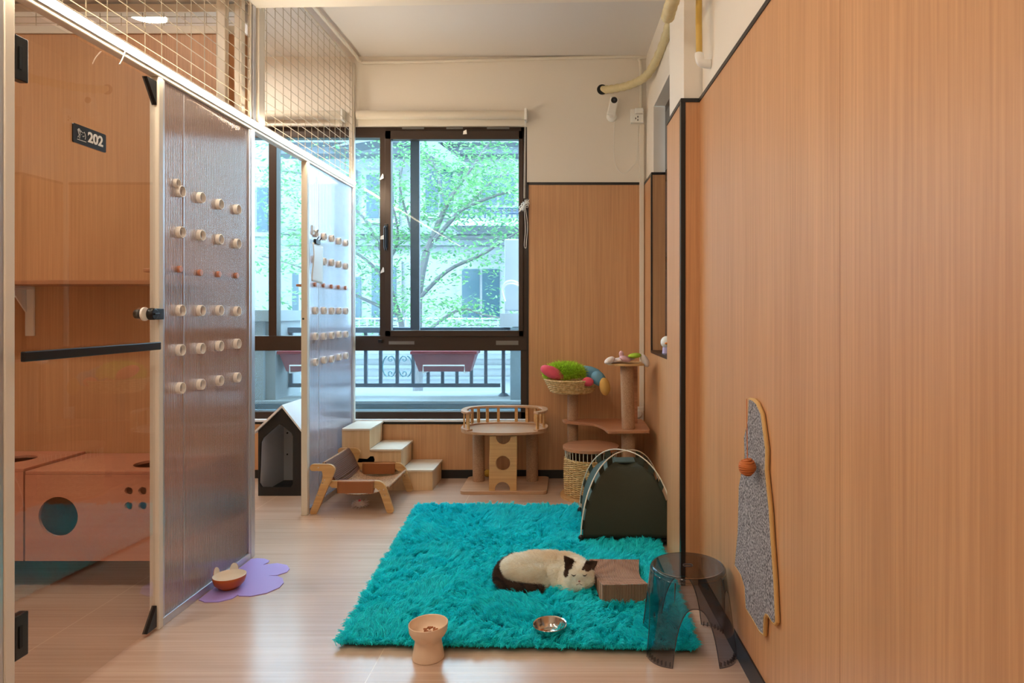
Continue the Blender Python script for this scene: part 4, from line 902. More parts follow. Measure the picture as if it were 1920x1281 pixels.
for k in (0, 1):
    pts = [pole_pt(CR[k], a) for a in AA]+[pole_pt(CR[k+2], a) for a in reversed(AA[:-1])]
    b = MB(); b.tube([p+Vector((0, 0, .004*k)) for p in pts], .0032, 8); b.build('pole', m_pole, tn)
for c in CR:
    for a0 in (.14, .42, .70, .98, 1.2):
        b = MB(); q = [pole_pt(c, a0, .95, .90), pole_pt(c, a0+.12, .95, .90), pole_pt(c, a0+.12), pole_pt(c, a0)]
        v = [b.bm.verts.new(p) for p in q]; b.bm.faces.new(v); b.build('tab', m_tent, tn, solid=.003, smooth=False)
    p = pole_pt(c, 0); b = MB(); b.ball((p.x, p.y, .045), (.014, .014, .020), 2); b.build('foot', m_blackp, tn)
b = MB(); k = TR*.955*.7071; b.plate([(TC.x-k, TC.y-k), (TC.x+k, TC.y-k), (TC.x+k, TC.y+k), (TC.x-k, TC.y+k)], [], lambda u, v, t: (u, v, .024+.012*t)); b.build('floor_sheet', m_blackp, tn, smooth=False)
# rug
RG = [Vector((-.790, 2.275)), Vector((.418, 2.232)), Vector((.418, 3.80)), Vector((-.885, 3.86))]
rug = thing('rug', 'large shaggy turquoise rug in the middle of the floor', 'rug', (-.2, 3.05, 0))
def rugxy(u, v): return RG[0]*(1-u)*(1-v)+RG[1]*u*(1-v)+RG[2]*u*v+RG[3]*(1-u)*v
b = MB(); b.grid(lambda u, v: (*rugxy(.008+.984*u, .006+.988*v), .006), 2, 2); b.build('backing', M('turquoise_backing', (20, 130, 150), .9), rug, solid=.008, smooth=False)
NT = 7500; NS = 160000
tu, tv = rng.uniform(0.004, .996, NT), rng.uniform(.004, .996, NT)
RGa = np.array([[v.x, v.y] for v in RG])
def rxy(u, v): return RGa[0]*((1-u)*(1-v))[:, None]+RGa[1]*(u*(1-v))[:, None]+RGa[2]*(u*v)[:, None]+RGa[3]*((1-u)*v)[:, None]
ne = NT//7; sd4 = rng.integers(0, 4, ne); te = rng.uniform(0, 1, ne); eo = rng.uniform(.004, .012, ne)
tu[:ne] = np.where(sd4 == 0, te, np.where(sd4 == 1, 1-eo, np.where(sd4 == 2, te, eo))); tv[:ne] = np.where(sd4 == 0, eo*.8, np.where(sd4 == 1, te, np.where(sd4 == 2, 1-eo, te)))
tc_ = rxy(tu, tv)
ang = np.array([mnoise.noise(Vector((x*2.3, y*2.3, 3.1)))*4.2+mnoise.noise(Vector((x*9, y*9, 7.7)))*2.6-1.0 for x, y in tc_])+rng.normal(size=NT)*.55
ang[:ne] = np.array([-math.pi/2, 0, math.pi/2, math.pi])[sd4]+rng.normal(size=ne)*.45
lean = rng.uniform(.35, 1.05, NT); tl_ = rng.uniform(.034, .054, NT); lean[:ne] = rng.uniform(.5, 1.35, ne); tl_[:ne] *= .75
ii = rng.integers(0, NT, NS); ro = tc_[ii]+rng.normal(size=(NS, 2))*.0085
ln_ = tl_[ii]*rng.uniform(.75, 1.15, NS); dx = np.cos(ang[ii]); dy_ = np.sin(ang[ii]); le = lean[ii]+rng.normal(size=NS)*.1
# trim strands whose roots fall outside
ctr = RGa.mean(0)
roots = np.stack([ro[:, 0], ro[:, 1], np.full(NS, .013)], 1)
tipxy = tc_[ii]*.72+ro*.28+np.stack([dx, dy_], 1)*(ln_*np.sin(le))[:, None]+rng.normal(size=(NS, 2))*.003
tips = np.stack([tipxy[:, 0], tipxy[:, 1], .013+ln_*np.cos(le)*.85], 1)
mids = (roots+tips)/2; mids[:, 2] += ln_*.28; mids[:, :2] += rng.normal(size=(NS, 2))*.002
def press(mask, h):
    k = np.where(mask, h, 1.0); tips[:, 2] = .013+(tips[:, 2]-.013)*k; mids[:, 2] = .013+(mids[:, 2]-.013)*k
X_, Y_ = tips[:, 0], tips[:, 1]
press((X_-xx(1031, 2.315))**2+(Y_-2.315)**2 < .050**2, .25)
press((((X_+.10)/.185)**2+((Y_-2.775)/.105)**2 < 1) | ((X_-.04)**2+(Y_-2.69)**2 < .055**2), .35)
press((np.abs(X_+.20) < .12) & (np.abs(Y_-2.655) < .022), .45)
press((X_ > .085) & (X_ < .295) & (Y_ > 2.55) & (Y_ < 2.9), .3)
press((X_ > .06) & (X_ < .51) & (Y_ > 3.25), .3)
m_pile = hair_mat('turquoise_pile', (34, 232, 255), .28, rough=.45, trans=.35)
off = np.array([-.2, 3.05, 0]); strands('pile', m_pile, roots-off, mids-off, tips-off, .00105, rug)
RZ = .030                                           # what stands on the rug sinks into the pile to here
# cardboard scratcher
sx = thing('cardboard_scratcher', 'brown corrugated cardboard cat scratcher beside the sleeping cat', 'cat scratcher', (.2, 2.7, RZ-.008))
a0, a1, b0, b1 = Vector((.122, 2.535)), Vector((.297, 2.545)), Vector((.300, 2.90)), Vector((.080, 2.905))
def szt(v): return .100+.004*math.cos(v*6)-.010*math.sin(min(1, v)*math.pi)-.038*v
b = MB(); nu, nvv = 70, 40
def wv(u): return .0013*math.sin(u*nu*.5*2*math.pi/2)
def fxy(u, v): return (a0*(1-u)+a1*u)*(1-v)+(b1*(1-u)+b0*u)*v+Vector(((.014*math.sin(v*math.pi))*(-1 if u > .5 else 0), 0))
def top(u, v): p = fxy(u, v); return (p.x, p.y, szt(v)+wv(u))
b.grid(lambda u, v: (*fxy(u, v), szt(v)+(.0016 if int(u*69.01) % 2 else -.0006)), 70, 40)
b.grid(lambda u, v: (*fxy(u, v), .022), 2, 2)
b.grid(lambda u, v: (fxy(u, 0).x, fxy(u, 0).y-(.0014 if int(u*69.01) % 2 else 0), .022+(szt(0)-.022)*v), 70, 12)
b.grid(lambda u, v: (fxy(u, 1).x, fxy(u, 1).y, .022+(szt(1)-.022)*v), 70, 3)
b.grid(lambda u, v: (fxy(0, u).x, fxy(0, u).y, .022+(szt(u)-.022)*v), 40, 3); b.grid(lambda u, v: (fxy(1, u).x, fxy(1, u).y, .022+(szt(u)-.022)*v), 40, 3)
b.build('block', m_card, sx, ang=20)
# steel bowl
sb_c = Vector((xx(1031, 2.315), 2.315, 0)); sbz = .026
bw = thing('steel_bowl', 'stainless steel bowl with a few bits of food on the rug', 'bowl', (sb_c.x, sb_c.y, sbz))
b = MB(); b.lathe([(0, 0), (.040, 0), (.046, .004), (.052, .018), (.0565, .032), (.0600, .034), (.0590, .0355), (.0555, .0335), (.050, .018), (.044, .006), (.039, .003), (0, .003)], (sb_c.x, sb_c.y, sbz), 56); b.build('dish', m_steel, bw)
def kibbles(c, z, n, spread, mat, r, label, group, dx=0, dy=0, hump=0):
    for k in range(n):
        a, rr = random.uniform(0, 6.28), spread*math.sqrt(random.random()); p = Vector((c.x+dx+rr*math.cos(a), c.y+dy+rr*math.sin(a), z+hump*(1-rr/spread)))
        t = MB().ball((0, 0, 0), (r, r*.8, r*.45), 2, Matrix.Rotation(random.uniform(-.5, .5), 4, 'Y') @ Matrix.Rotation(random.uniform(0, 3), 4, 'Z')).build('kibble', mat, None); t.location = p; tag(t, label, 'pet food', group)
kibbles(sb_c, sbz+.008, 7, .014, m_kib, .0055, 'bit of brown pet food in the steel bowl', 'food bits in the steel bowl', -.026, -.002, .006)
# raised beige bowl
pc = Vector((xx(802.5, 2.20), 2.205, 0))
pb2 = thing('pedestal_bowl', 'raised beige pedestal bowl with food, on the floor at the rug edge', 'bowl', pc)
tilt = Matrix.Rotation(.10, 4, 'Y') @ Matrix.Rotation(.05, 4, 'X')
def tilted(prof, nm):
    b = MB(); b.lathe(prof, (0, 0, 0), 64)
    for v in b.bm.verts:
        f = max(0, min(1, (v.co.z-.055)/.05)); co = v.co.copy(); v.co.z += f*.02*co.x
    bmesh.ops.translate(b.bm, vec=pc, verts=b.bm.verts); return b.build(nm, m_beige, pb2)
tilted([(0, .0), (.050, .0), (.0525, .002), (.0525, .006), (.049, .028), (.0445, .052), (.0435, .060), (.047, .068), (.056, .078), (.0625, .090), (.0645, .104), (.0650, .114), (.0638, .1155), (.0622, .114), (.0600, .100), (.054, .084), (.040, .074), (.02, .071), (0, .071)], 'bowl')
kibbles(pc, .082, 26, .026, m_kib, .006, 'bit of brown pet food in the beige pedestal bowl', 'food bits in the beige bowl', .004, .008, .016)
# orange bowl on the lilac mat
mt = [(372, 1126), (384, 1130.5), (410, 1130), (436, 1123.5), (446, 1117), (448, 1118.8), (470, 1119.3), (500, 1113.5), (524, 1103), (532, 1094), (530, 1086), (520, 1081.5), (503, 1081), (520, 1080), (538, 1074), (543, 1068), (538, 1061), (520, 1057.5), (505, 1059), (492, 1061), (503, 1056), (505, 1052.5), (496, 1049), (482, 1048.2), (470, 1049.5)]
mp_ = [FL(*q) for q in mt]; mp_ = [(max(p.x, XP+.004), p.y) for p in mp_]; mp_ += [(XP+.004, mp_[-1][1]-.02), (XP+.004, mp_[0][1]+.01)]
mat_t = MB().prism(mp_, .0, .0035).build('placemat', m_mat, None, smooth=False); tag(mat_t, 'lilac cloud shaped feeding mat on the floor by the ribbed panel', 'mat')
ob = thing('bowl', 'orange bowl with cream inside and two ear tabs, on the lilac mat', 'bowl', (-1.420, 2.752, .004))
oc = Vector((-1.420, 2.752, .004))
b = MB(); b.lathe([(0, .0), (.030, .0), (.030, .004), (.046, .010), (.058, .024), (.0635, .042), (.0645, .052), (.0640, .0535), (.0625, .0535)], oc, 56); b.build('shell', m_orange, ob)
b = MB(); b.lathe([(.0640, .0537), (.0625, .0545), (.0612, .0530), (.059, .040), (.052, .024), (.036, .014), (0, .013)], oc, 56); b.build('lining', m_inner, ob)
for a in (1.75, 2.95):
    def ear(nm, mat, r0, dr):
        b = MB(); b.grid(lambda u, v: (oc.x+(r0)*math.cos(a+(u-.5)*.55*(1-.0*v)*math.sqrt(max(0, 1-(v*.98)**2.2))), oc.y+(r0)*math.sin(a+(u-.5)*.55*math.sqrt(max(0, 1-(v*.98)**2.2))), oc.z+.050+.030*v), 10, 12); return b.build(nm, mat, ob, solid=dr)
    ear('ear', m_orange, .0642, .0015); ear('ear_lining', m_inner, .0625, .0015)
# smoked acrylic stool
so = thing('stool', 'smoky clear plastic stool with a hole in the seat, right of the rug', 'stool', (.405, 2.285, 0))
SCN = Vector((.405, 2.285, 0)); SZ = .277
def sqr(a, r, e): c, s = math.cos(a), math.sin(a); return r/((abs(c)**e+abs(s)**e)**(1/e))
def leg_fn(u, v):
    a = 2*math.pi*u+math.pi/4; ph = (a % (math.pi/2))-math.pi/4; wv_ = .46; zb = 0
    d = abs((((a+math.pi/4) % (math.pi/2))-math.pi/4))          # distance from the arch centre line
    if d < wv_: zb = .185*(1-(d/wv_)**2.6)**.5
    z = zb+(SZ-.012-zb)*v; f = 1-z/(SZ-.012); r = sqr(a, .128+.028*f, 2+1.2*f)
    return (SCN.x+r*math.cos(a), SCN.y+r*math.sin(a), z)
us = 240
m_smedge = M('smoke_edge', (74, 70, 76), .15)
b = MB(); b.grid(leg_fn, us, 26, True); b.build('legs', m_stool, so, solid=.0035)
b = MB(); b.tube([leg_fn(i/us, 0) for i in range(us)], .0017, 5, closed=True); b.build('leg_edge', m_smedge, so)
hole = [(SCN.x+q[0], SCN.y+q[1]) for q in rrect(-.016, -.011, .016, .011, .0095, 6)]
b = MB(); b.plate([(SCN.x+.119*math.cos(a), SCN.y+.119*math.sin(a)) for a in np.linspace(0, 2*math.pi, 72, endpoint=False)], [hole], lambda u, v, t: (u, v, SZ-.0035+.0035*t)); b.build('seat', m_stool, so, smooth=False)
b = MB(); b.lathe([(.119, SZ), (.1235, SZ-.0015), (.127, SZ-.006), (.1285, SZ-.0122)], SCN, 72); b.build('seat_edge', m_stool, so, solid=.003)
b = MB(); b.tube([(h[0], h[1], SZ-.001) for h in hole], .0025, 6, closed=True); b.build('hole_rim', m_smedge, so)
for k in range(4):
    a = math.pi/4+k*math.pi/2; b = MB()
    for j in range(-3, 4):
        aa = a+j*.085; r = sqr(aa, .1555, 3.2)-.004; b.box((-.008, -.0015, .001), (.0, .0015, .014), Matrix.Translation((SCN.x+r*math.cos(aa), SCN.y+r*math.sin(aa), 0)) @ Matrix.Rotation(aa, 4, 'Z'))
    b.build('foot', m_stool, so, smooth=False)
for a in (math.radians(-118), math.radians(-40), math.radians(58), math.radians(140)):
    b = MB(); q = [(SCN.x+(sqr(a, .128+.028*(1-z/.265), 2.2)+.001)*math.cos(a), SCN.y+(sqr(a, .128+.028*(1-z/.265), 2.2)+.001)*math.sin(a), z) for z in np.linspace(.262, .20, 8)]
    b.tube(q, [.003*(1-i/9) for i in range(8)], 6); b.build('groove', M('dark_groove', (50, 46, 48), .3), so)
# felt cat-shaped scratcher on the right wall
def rw(x, y, off=0):
    Y = (.619-off)/((x-CX)/F+.0274); return Vector((XR(Y)-off, Y, H-(y-CY)*Y/F))
fp = [(1403.6, 748.5), (1411, 751), (1417.6, 757), (1426.4, 777), (1435, 842.7), (1434.3, 882), (1441.7, 956.6), (1444.8, 1009), (1450.5, 1092.5), (1453.6, 1166), (1451, 1170), (1447.4, 1167), (1439.5, 1153.8), (1435, 1151.6), (1432, 1158), (1430.8, 1190), (1424, 1184.5), (1408.9, 1158), (1397.9, 1140.7), (1395.7, 1101), (1389, 1079), (1377, 1059.6), (1382.6, 1000.5), (1384.8, 912.8), (1389, 888.7), (1395.7, 855.8), (1394.4, 820.8), (1401.4, 790)]
fo_ = [rw(x, y, .014) for x, y in fp]
fs = thing('felt_scratcher', 'grey felt cat shaped scratching mat with rope edge on the right wall', 'cat scratcher', rw(1412, 960, .006))
b = MB(); b.plate([(p.y, p.z) for p in fo_], [], lambda u, v, t: (XR(u)-.001-.013*t, u, v)); b.build('felt', m_felt, fs, smooth=False)
b = MB(); b.tube([Vector((XR(p.y)-.008, p.y, p.z)) for p in fo_], .0068, 8, closed=True); b.build('binding', m_rope, fs)
bc = rw(1401.4, 875.6, .045); b = MB(); R_ = .0235; b.ball(bc, R_*.93, 3)
for k in range(9):
    z = -1+2*(k+.5)/9; r = R_*math.sqrt(1-z*z); b.tube([(bc.x+r*math.cos(a), bc.y+r*math.sin(a), bc.z+R_*z*.97+.002*math.sin(a+k)) for a in np.linspace(0, 6.283, 20, endpoint=False)], .0031, 6, closed=True)
tb = b.build('rope_ball', m_rball, fs)
t0 = fo_[0]; b = MB(); b.tube([Vector((t0.x-.006, t0.y, t0.z)), Vector((bc.x, bc.y, bc.z+R_*.9))], .0013, 6); b.build('string', m_rball, fs)
# things on the back wall
def bk(x, y, d=0): Y = YB-d; return P(x, y, Y)
cb = thing('cable_conduit', 'white cable conduit running along the back wall top and down its corner', 'conduit', (0, YB, ZC-.1))
b = MB(); b.tube(smooth_path([(XP+.02, 3.3, 2.895), (XP+.03, 4.40, 2.895), bk(675, 114, .02), bk(700, 117, .015), bk(860, 114, .012), bk(1185, 106, .012), bk(1197, 112, .012), bk(1201, 130, .012), bk(1202, 215, .012)], 8), .011, 10); b.build('pipe', m_cream, cb)
b = MB(); a, c = bk(1198.5, 236), bk(1207, 770); b.box((a.x, YB-.024, c.z), (min(c.x, .508), YB-.001, a.z)); b.build('trunking', m_cream, cb, smooth=False, bevel=.002)
ins = thing('insulated_pipe', 'beige wrapped pipe curving from the wall hole up the right corner', 'pipe', bk(1130, 168))
pth = smooth_path([bk(1130, 168, -.02), bk(1146, 167, .05), P(1172, 162, 4.46), P(1194, 154, 4.36), P(1212, 142, 4.2), P(1228, 118, 4.02), P(1243, 85, 3.8), P(1256, 45, 3.5), P(1266, 10, 3.25)], 10)
b = MB(); b.tube(pth, [.026+.0022*math.sin(i*1.4) for i in range(len(pth))], 14); b.build('wrap', m_insul, ins)
b = MB(); p = bk(1129, 168); b.lathe([(0, -.0015), (.036, -.0015), (.036, 0)], (p.x, YB, p.z), 28, axis='y'); b.build('wall_hole', m_blackp, ins)
i2 = thing('insulated_pipe', 'thicker beige wrapped pipe end high up by the white column', 'pipe', P(1255, 30, 2.72))
pth = smooth_path([P(1252, 32, 2.75), P(1257, 14, 2.66), P(1266, -12, 2.55), P(1280, -45, 2.42)], 8); b = MB(); b.tube(pth, [.027+.002*math.sin(i*1.7) for i in range(len(pth))], 14); b.build('wrap', m_insul, i2)
cw = thing('security_camera', 'white wall camera with black lens below the pipe hole', 'security camera', bk(1148, 215))
m1 = Matrix.Rotation(.22, 4, 'Y')
p = bk(1149, 200, .055); b = MB(); b.box((-.030, -.022, -.062), (.030, .022, .062), Matrix.Translation(p) @ m1); b.build('body', m_plastic, cw, bevel=.008)
q = p+Vector((.008, -.0225, .038)); b = MB(); b.lathe([(0, -.004), (.020, -.004), (.022, 0), (0, 0)], q, 28, axis='y'); ls = b.build('lens', m_blackp, cw)
b = MB(); b.lathe([(0, -.0052), (.007, -.0052), (.007, -.0042)], q, 16, axis='y'); b.build('lens_core', M('grey_lens', (80, 84, 92), .2), ls)
p = bk(1147, 219); b = MB(); b.lathe([(0, -.028), (.020, -.026), (.034, -.014), (.037, 0), (0, 0)], (p.x, YB, p.z), 32, axis='y'); b.build('mount', m_plastic, cw)
sk = thing('wall_socket', 'white surface socket with a plug at the top of the trunking', 'socket', bk(1194, 220))
a, c = bk(1181.5, 207), bk(1206, 232.5); b = MB(); b.box((a.x, YB-.035, c.z), (min(c.x, .505), YB-.0005, a.z)); b.build('box', m_plastic, sk, smooth=False, bevel=.004)
a, c = bk(1190, 205, .035), bk(1205, 215, .035); b = MB(); b.box((a.x, YB-.07, c.z), (min(c.x, .505), YB-.0355, a.z)); b.build('plug', m_plastic, sk, smooth=False, bevel=.005)
for x, y in ((1192, 222), (1196, 219), (1196, 225)): 
    p = bk(x, y, .036); MB().box((p.x-.003, YB-.0365, p.z-.006), (p.x+.003, YB-.0345, p.z+.006)).build('slot', m_blackp, sk, smooth=False)
cbl = thing('camera_cable', 'thin white cable looping down the back wall between camera and socket', 'cable', bk(1150, 225))
b = MB(); b.tube(smooth_path([bk(1152, 228, .006), bk(1151, 262, .004), bk(1152, 300, .004), bk(1160, 320, .004), bk(1172, 325, .004), bk(1186, 312, .004), bk(1194, 296, .004), bk(1196, 236, .006)], 8), .0016, 5); b.build('lead', m_plastic, cbl)
nl = thing('night_light', 'small round white plug-in light on the wall behind the cat tree', 'night light', bk(1199, 775))
a, c = bk(1188, 762), bk(1206, 788); b = MB(); b.box((a.x, YB-.028, c.z), (min(c.x, .506), YB-.013, a.z)); b.build('plate', m_plastic, nl, smooth=False, bevel=.003)
p = bk(1195.5, 775); b = MB(); b.lathe([(0, -.050), (.022, -.048), (.030, -.036), (.030, -.0285), (0, -.0285)], (p.x, YB, p.z), 28, axis='y'); b.build('dome', m_plastic, nl)
el = thing('elbow_pipe', 'white pipe elbow with yellow tube at the top of the right wall', 'pipe', rw(1332, 120, .02))
e1 = rw(1332, 120, -.01); yy = e1.y; ex = P(1311, 0, yy).x
b = MB(); b.tube(smooth_path([e1, Vector((ex+.03, yy, e1.z)), Vector((ex+.008, yy, e1.z+.006)), Vector((ex, yy, e1.z+.03)), Vector((ex, yy, P(0, 100, yy).z))], 6), .0175, 16); b.build('elbow', m_plastic, el)
b = MB(); b.tube([(ex, yy, P(0, 101, yy).z), (ex-.002, yy, P(0, 40, yy).z), (ex+.004, yy, ZC-.001)], .0125, 14); b.build('tube', M('yellow_tube', (214, 178, 88), .45), el)
# roller blind
rb_ = thing('roller_blind', 'rolled up cream roller blind above the main window', 'blind', (-1.3, YB-.05, zy(222)))
zb0 = zy(216, YB-.05)
def blind(t, xa, xb):
    b = MB(); b.tube([(xa, YB-.052, zb0), (xb-.012, YB-.052, zb0)], .030, 28); b.build('roll', M('pale_blind', (216, 206, 188), .6), t)
    b = MB(); b.box((xa, YB-.030, zy(236, YB-.03)), (xb-.015, YB-.018, zy(222, YB-.03))); b.build('bottom_bar', m_cream, t, smooth=False, bevel=.003)
    b = MB(); b.box((xb-.012, YB-.085, zb0-.04), (xb+.006, YB-.002, zb0+.04)); b.build('end_bracket', m_plastic, t, smooth=False, bevel=.004)
blind(rb_, XP+.02, WX1)
blind(thing('roller_blind', 'rolled up cream roller blind seen through the far wire mesh', 'blind', (-2.1, YB-.05, zy(222))), WX0, XP-.075)
cdp = [(985, 225), (984, 300), (983, 372)]; b = MB()
for dx in (-.0035, .0035): b.tube([bk(x, y, .035)+Vector((dx, 0, 0)) for x, y in cdp], .0018, 6)
for k in range(7):
    a = k*.9; c = bk(983, 386, .045); pts = [c+Vector((.050*math.sin(t)*math.cos(a)*(.6+.05*k), -.004*k+.010*math.sin(2*t), .050*math.sin(t)*math.sin(t*.5+a)*.9)) for t in np.linspace(0, 2*math.pi, 24, endpoint=False)]
    b.tube(pts, .002, 5, closed=True)
b.tube(smooth_path([bk(984, 385, .035), bk(989, 420, .035), bk(987, 455, .035), bk(986, 465, .035), bk(983, 460, .035), bk(985, 430, .035), bk(983, 392, .035)], 6), .002, 6)
b.build('cord', m_plastic, rb_)
# little toy on the side window sill
dk = thing('toy_figure', 'little white toy with an orange beak on the side window sill', 'toy', (XC(3.9)+.055, 3.90, OZ0+.012))
p = P(1250, 645, 3.92); p = Vector((p.x, 3.92, OZ0+.012))
b = MB(); b.lathe([(0, 0), (.026, 0), (.024, .035), (0, .035)], p, 20); b.build('base', M('lilac_base', (190, 180, 220), .5), dk)
b = MB(); b.ball(p+Vector((0, 0, .066)), (.036, .036, .036)); b.build('head', m_plastic, dk)
b = MB(); b.ball(p+Vector((-.006, -.033, .060)), (.012, .012, .007), 2); b.build('beak', M('orange_beak', (236, 140, 40), .5), dk)

# ------------------------------------------------------------------ the cat
cz0 = .020
cat = thing('cat', 'white cat with brown ears and brown tail, curled asleep on the turquoise rug', 'cat', (-.1, 2.78, cz0))
el_ = []                                            # (centre, radii, z-rotation)
def E(c, r, rz=0, ry=0): el_.append((Vector(c), r, rz, ry))
E((-.208, 2.79, .070), (.085, .080, .050)); E((-.15, 2.82, .071), (.09, .078, .050)); E((-.09, 2.825, .070), (.095, .076, .049)); E((-.03, 2.82, .068), (.08, .072, .048)); E((.012, 2.79, .066), (.062, .062, .046))
E((-.168, 2.744, .058), (.080, .050, .046), .05)   # haunch
E((-.050, 2.757, .056), (.070, .055, .042), -.2)   # shoulder
E((-.02, 2.710, .044), (.060, .040, .030), -.25)   # chest and tucked forearm
E((.002, 2.680, .036), (.050, .026, .018), -.15); E((-.140, 2.708, .036), (.050, .018, .014), .1); E((-.110, 2.745, .045), (.05, .04, .03))
HS = 1.17; HD = Vector((.034, 2.700, .080))
def EH(d, r): E(HD+Vector(d)*HS, tuple(v*HS for v in r))
EH((0, 0, 0), (.052, .047, .043)); EH((-.022, -.016, -.014), (.028, .026, .024)); EH((.024, -.016, -.014), (.028, .026, .024))
EH((.000, -.034, -.020), (.023, .020, .018)); EH((-.001, -.022, .008), (.016, .026, .018)); E((.02, 2.77, .075), (.05, .05, .046))
EH((0, -.028, -.032), (.022, .016, .012))
bmx = bmesh.new()
for c, r, rz, ry in el_:
    bmesh.ops.create_icosphere(bmx, subdivisions=4, radius=1, matrix=Matrix.Translation(c) @ Matrix.Rotation(rz, 4, 'Z') @ Matrix.Rotation(ry, 4, 'Y') @ Matrix.Diagonal((*r, 1)))
def cap(a, c, r0, r1, n=10):
    for i in range(n+1):
        t = i/n; bmesh.ops.create_icosphere(bmx, subdivisions=2, radius=r0+(r1-r0)*t, matrix=Matrix.Translation(Vector(a).lerp(Vector(c), t)))
tail = smooth_path([(-.250, 2.84, .090), (-.287, 2.81, .076), (-.302, 2.755, .058), (-.290, 2.705, .048), (-.250, 2.674, .045), (-.200, 2.656, .044), (-.150, 2.650, .043), (-.116, 2.657, .042)], 8)
for i in range(len(tail)-1): cap(tail[i], tail[i+1], .0165-.006*i/len(tail), .0165-.006*(i+1)/len(tail), 2)
EARS = []
def ear_geo(base, tip, width, facing):
    base, tip, facing = Vector(base), Vector(tip), Vector(facing).normalized(); ax = (tip-base).normalized(); sd_ = ax.cross(facing).normalized()
    EARS.append((base, tip, facing, sd_, width))
    for i in range(9):
        t = i/8; hw = width*(1-t)**.8
        for j in range(-4, 5):
            s = j/4; p = base.lerp(tip, t)+sd_*hw*s-facing*(.010*(1-t)*(1-s*s)); bmesh.ops.create_icosphere(bmx, subdivisions=1, radius=.0042-.0012*t, matrix=Matrix.Translation(p))
ear_geo(HD+HS*Vector((-.029, -.008, .034)), HD+HS*Vector((-.050, -.014, .070)), .024, (.30, -.85, .25))
ear_geo(HD+HS*Vector((.032, -.008, .030)), HD+HS*Vector((.064, -.016, .052)), .023, (.05, -.85, .35))
me = bpy.data.meshes.new('cat_raw'); bmx.to_mesh(me); bmx.free(); o = bpy.data.objects.new('cat_raw', me); COL.objects.link(o)
md = o.modifiers.new('r', 'REMESH'); md.mode = 'VOXEL'; md.voxel_size = .0032
md = o.modifiers.new('s', 'SMOOTH'); md.iterations = 5; md.factor = .5
dg = bpy.context.evaluated_depsgraph_get(); bodyme = bpy.data.meshes.new_from_object(o.evaluated_get(dg)); bpy.data.objects.remove(o)
nv_ = len(bodyme.vertices); co = np.empty(nv_*3); bodyme.vertices.foreach_get('co', co); co = co.reshape(-1, 3)
for_noise = np.array([mnoise.noise(Vector(c)*45)+.5*mnoise.noise(Vector(c)*110) for c in co])
cream, warm, brown, dark = [np.array(s2l(c)) for c in ((255, 250, 238), (244, 222, 186), (98, 74, 62), (62, 50, 46))]
tarr = np.array([list(p) for p in tail])
def cat_colour(c, nz):
    out = np.tile(cream, (len(c), 1)); k = np.clip((nz+.25)*.9, 0, 1)[:, None]*.55
    bk_ = np.clip(1-np.linalg.norm((c-np.array([-.06, 2.82, .12]))/np.array([.16, .06, .05]), axis=1), 0, 1)[:, None]
    out = out*(1-np.clip(k*.5+bk_*.7, 0, 1))+warm*np.clip(k*.5+bk_*.7, 0, 1)
    d = np.min(np.linalg.norm(c[:, None, :]-tarr[None, :, :], axis=2), axis=1); near = d < .0235+nz*.003
    tcol = np.where((np.abs(np.sin(c[:, 0]*60+c[:, 1]*60)) < .3)[:, None], dark, brown*.8); out[near] = tcol[near]
    h = (c-np.array(HD))/HS
    def blob(cc, r): return (np.linalg.norm((h-np.array(cc))/np.array(r), axis=1) < 1+nz*.35)
    e = blob((-.034, -.010, .050), (.022, .028, .034)) | blob((.044, -.012, .044), (.026, .028, .026)) | blob((-.046, -.014, .018), (.014, .022, .022)) | blob((.034, -.020, .031), (.024, .024, .010))
    out[e] = brown*.85
    return out
cc_ = np.vstack([cat_colour(co[i:i+4000], for_noise[i:i+4000]) for i in range(0, nv_, 4000)])
at = bodyme.attributes.new('Col', 'FLOAT_COLOR', 'POINT'); at.data.foreach_set('color', np.hstack([cc_, np.ones((nv_, 1))]).astype(np.float32).reshape(-1))
m_cat = hair_mat('cat_fur', (0, 0, 0), attr=True, rough=.75, trans=.3)
bodyme.materials.clear(); bodyme.materials.append(m_cat); bodyme.shade_smooth()
nrm = np.empty(nv_*3); bodyme.vertices.foreach_get('normal', nrm); nrm = nrm.reshape(-1, 3)
bodyme.transform(Matrix.Translation(-wloc(cat))); body = bpy.data.objects.new('body', bodyme); COL.objects.link(body); body.parent = cat
NF = 60000; vi = rng.integers(0, nv_, NF); rt = co[vi]+rng.normal(size=(NF, 3))*.001; nn = nrm[vi]
flow = np.tile(np.array([-.75, -.1, -.35]), (NF, 1)); hd = np.linalg.norm(rt-np.array(HD), axis=1) < .084
flow[hd] = (rt[hd]-(np.array(HD)+np.array([0, -.06, -.01])))*9
d = np.sum(flow*nn, 1)[:, None]; flow = flow-d*nn; L_ = np.where(hd, .0065, .0165)*rng.uniform(.7, 1.25, NF)
earz = np.zeros(NF, bool)
for bs, tp_, fc, sd_, wd in EARS: earz |= np.linalg.norm(rt-np.array(tp_.lerp(bs, .4)), axis=1) < .024
L_ = np.where(earz, .003, L_)
tip = rt+(nn*.45+flow*.9+rng.normal(size=(NF, 3))*.16)*L_[:, None]; mid = (rt+tip)/2+nn*(L_*.18)[:, None]
ko = np.ones(NF, bool)
for p in ((-.020, -.046, .002), (.020, -.046, .002), (0, -.056, -.016)): ko &= np.linalg.norm(rt-np.array(HD)-HS*np.array(p), axis=1) > .008
rt, tip, mid, vi = rt[ko], tip[ko], mid[ko], vi[ko]; fc_ = np.hstack([cc_[vi]*rng.uniform(.85, 1.12, len(vi))[:, None], np.ones((len(vi), 1))]); o3 = np.array(wloc(cat))
strands('fur', m_cat, rt-o3, mid-o3, tip-o3, .00042, cat, col=np.clip(fc_, 0, 1))
from mathutils.bvhtree import BVHTree
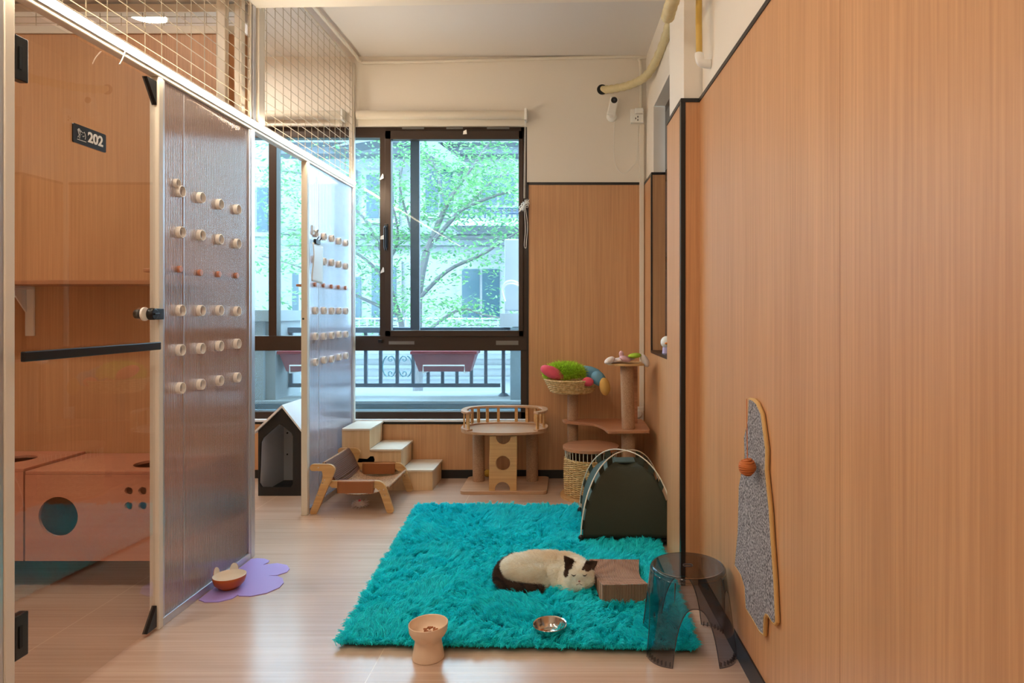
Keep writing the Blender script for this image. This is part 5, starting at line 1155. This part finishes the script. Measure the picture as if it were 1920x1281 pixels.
bvh = BVHTree.FromPolygons([tuple(c) for c in co], [tuple(p.vertices) for p in bodyme.polygons])
def onskin(dx, dz, lift=.0015):
    dx, dz = dx*HS, dz*HS; st_ = HD+Vector((dx, -.2, dz+.06)); hit = bvh.ray_cast(st_, Vector((0, 1, -.34)).normalized()); return hit[0]+hit[1]*lift if hit[0] else HD+Vector((dx, -.05, dz))
for s in (-1, 1):
    pts = [onskin(s*(.011+.016*t), .008+.0045*math.sin(-math.pi*t)+.002*t) for t in np.linspace(0, 1, 8)]
    MB().tube(pts, [.0008, .0016, .0022, .0025, .0024, .002, .0014, .0008], 6).build('closed_eye', M('dark_eyelid', (46, 36, 32), .5), cat)
b = MB(); p = onskin(0, -.014, .001); b.ball(p, (.0050, .0035, .0035), 2); b.build('nose', M('pink_nose', (176, 120, 108), .5), cat)
b = MB(); b.tube([onskin(-.010, -.026), onskin(-.004, -.024), onskin(0, -.021), onskin(.004, -.024), onskin(.010, -.026)], .0008, 5); b.build('mouth', M('dark_mouth', (110, 80, 70), .6), cat)

# ------------------------------------------------------------------ ceiling lamps of the room and of the first pen, and one added in the second (behind and above the view)
def ceiling_lamp(label, x, y, z, r, power, col):
    t = thing('ceiling_lamp', label, 'ceiling lamp', (x, y, z), group='ceiling lamps')
    MB().lathe([(0, .03), (r+.012, .03), (r+.012, 0), (r+.004, 0), (r+.004, .012), (0, .012)], (x, y, z), 40).build('housing', m_plastic, t)
    MB().lathe([(0, .002), (r, .002), (r, .010), (0, .010)], (x, y, z), 40).build('diffuser', emit('lamp_glow', col, power), t)
ceiling_lamp('round ceiling lamp above the viewer, nearer the window', -.45, 1.25, ZC-.031, .17, LAMP_POWER*12, (1, .86, .70))
ceiling_lamp('round ceiling lamp above the viewer, by the rear wall', -.45, -.3, ZC-.031, .17, LAMP_POWER*12, (1, .86, .70))
ceiling_lamp('round ceiling lamp inside the first pen', -2.45, 1.7, ZC-.031, .10, PEN_POWER, (1, .90, .76))
ceiling_lamp('unseen round lamp added to brighten the second pen', -2.5, 3.9, ZC-.031, .10, PEN_POWER*1.1, (1, .92, .80))  # added fill lamp with no known fitting here; brightens the pen behind the far mesh
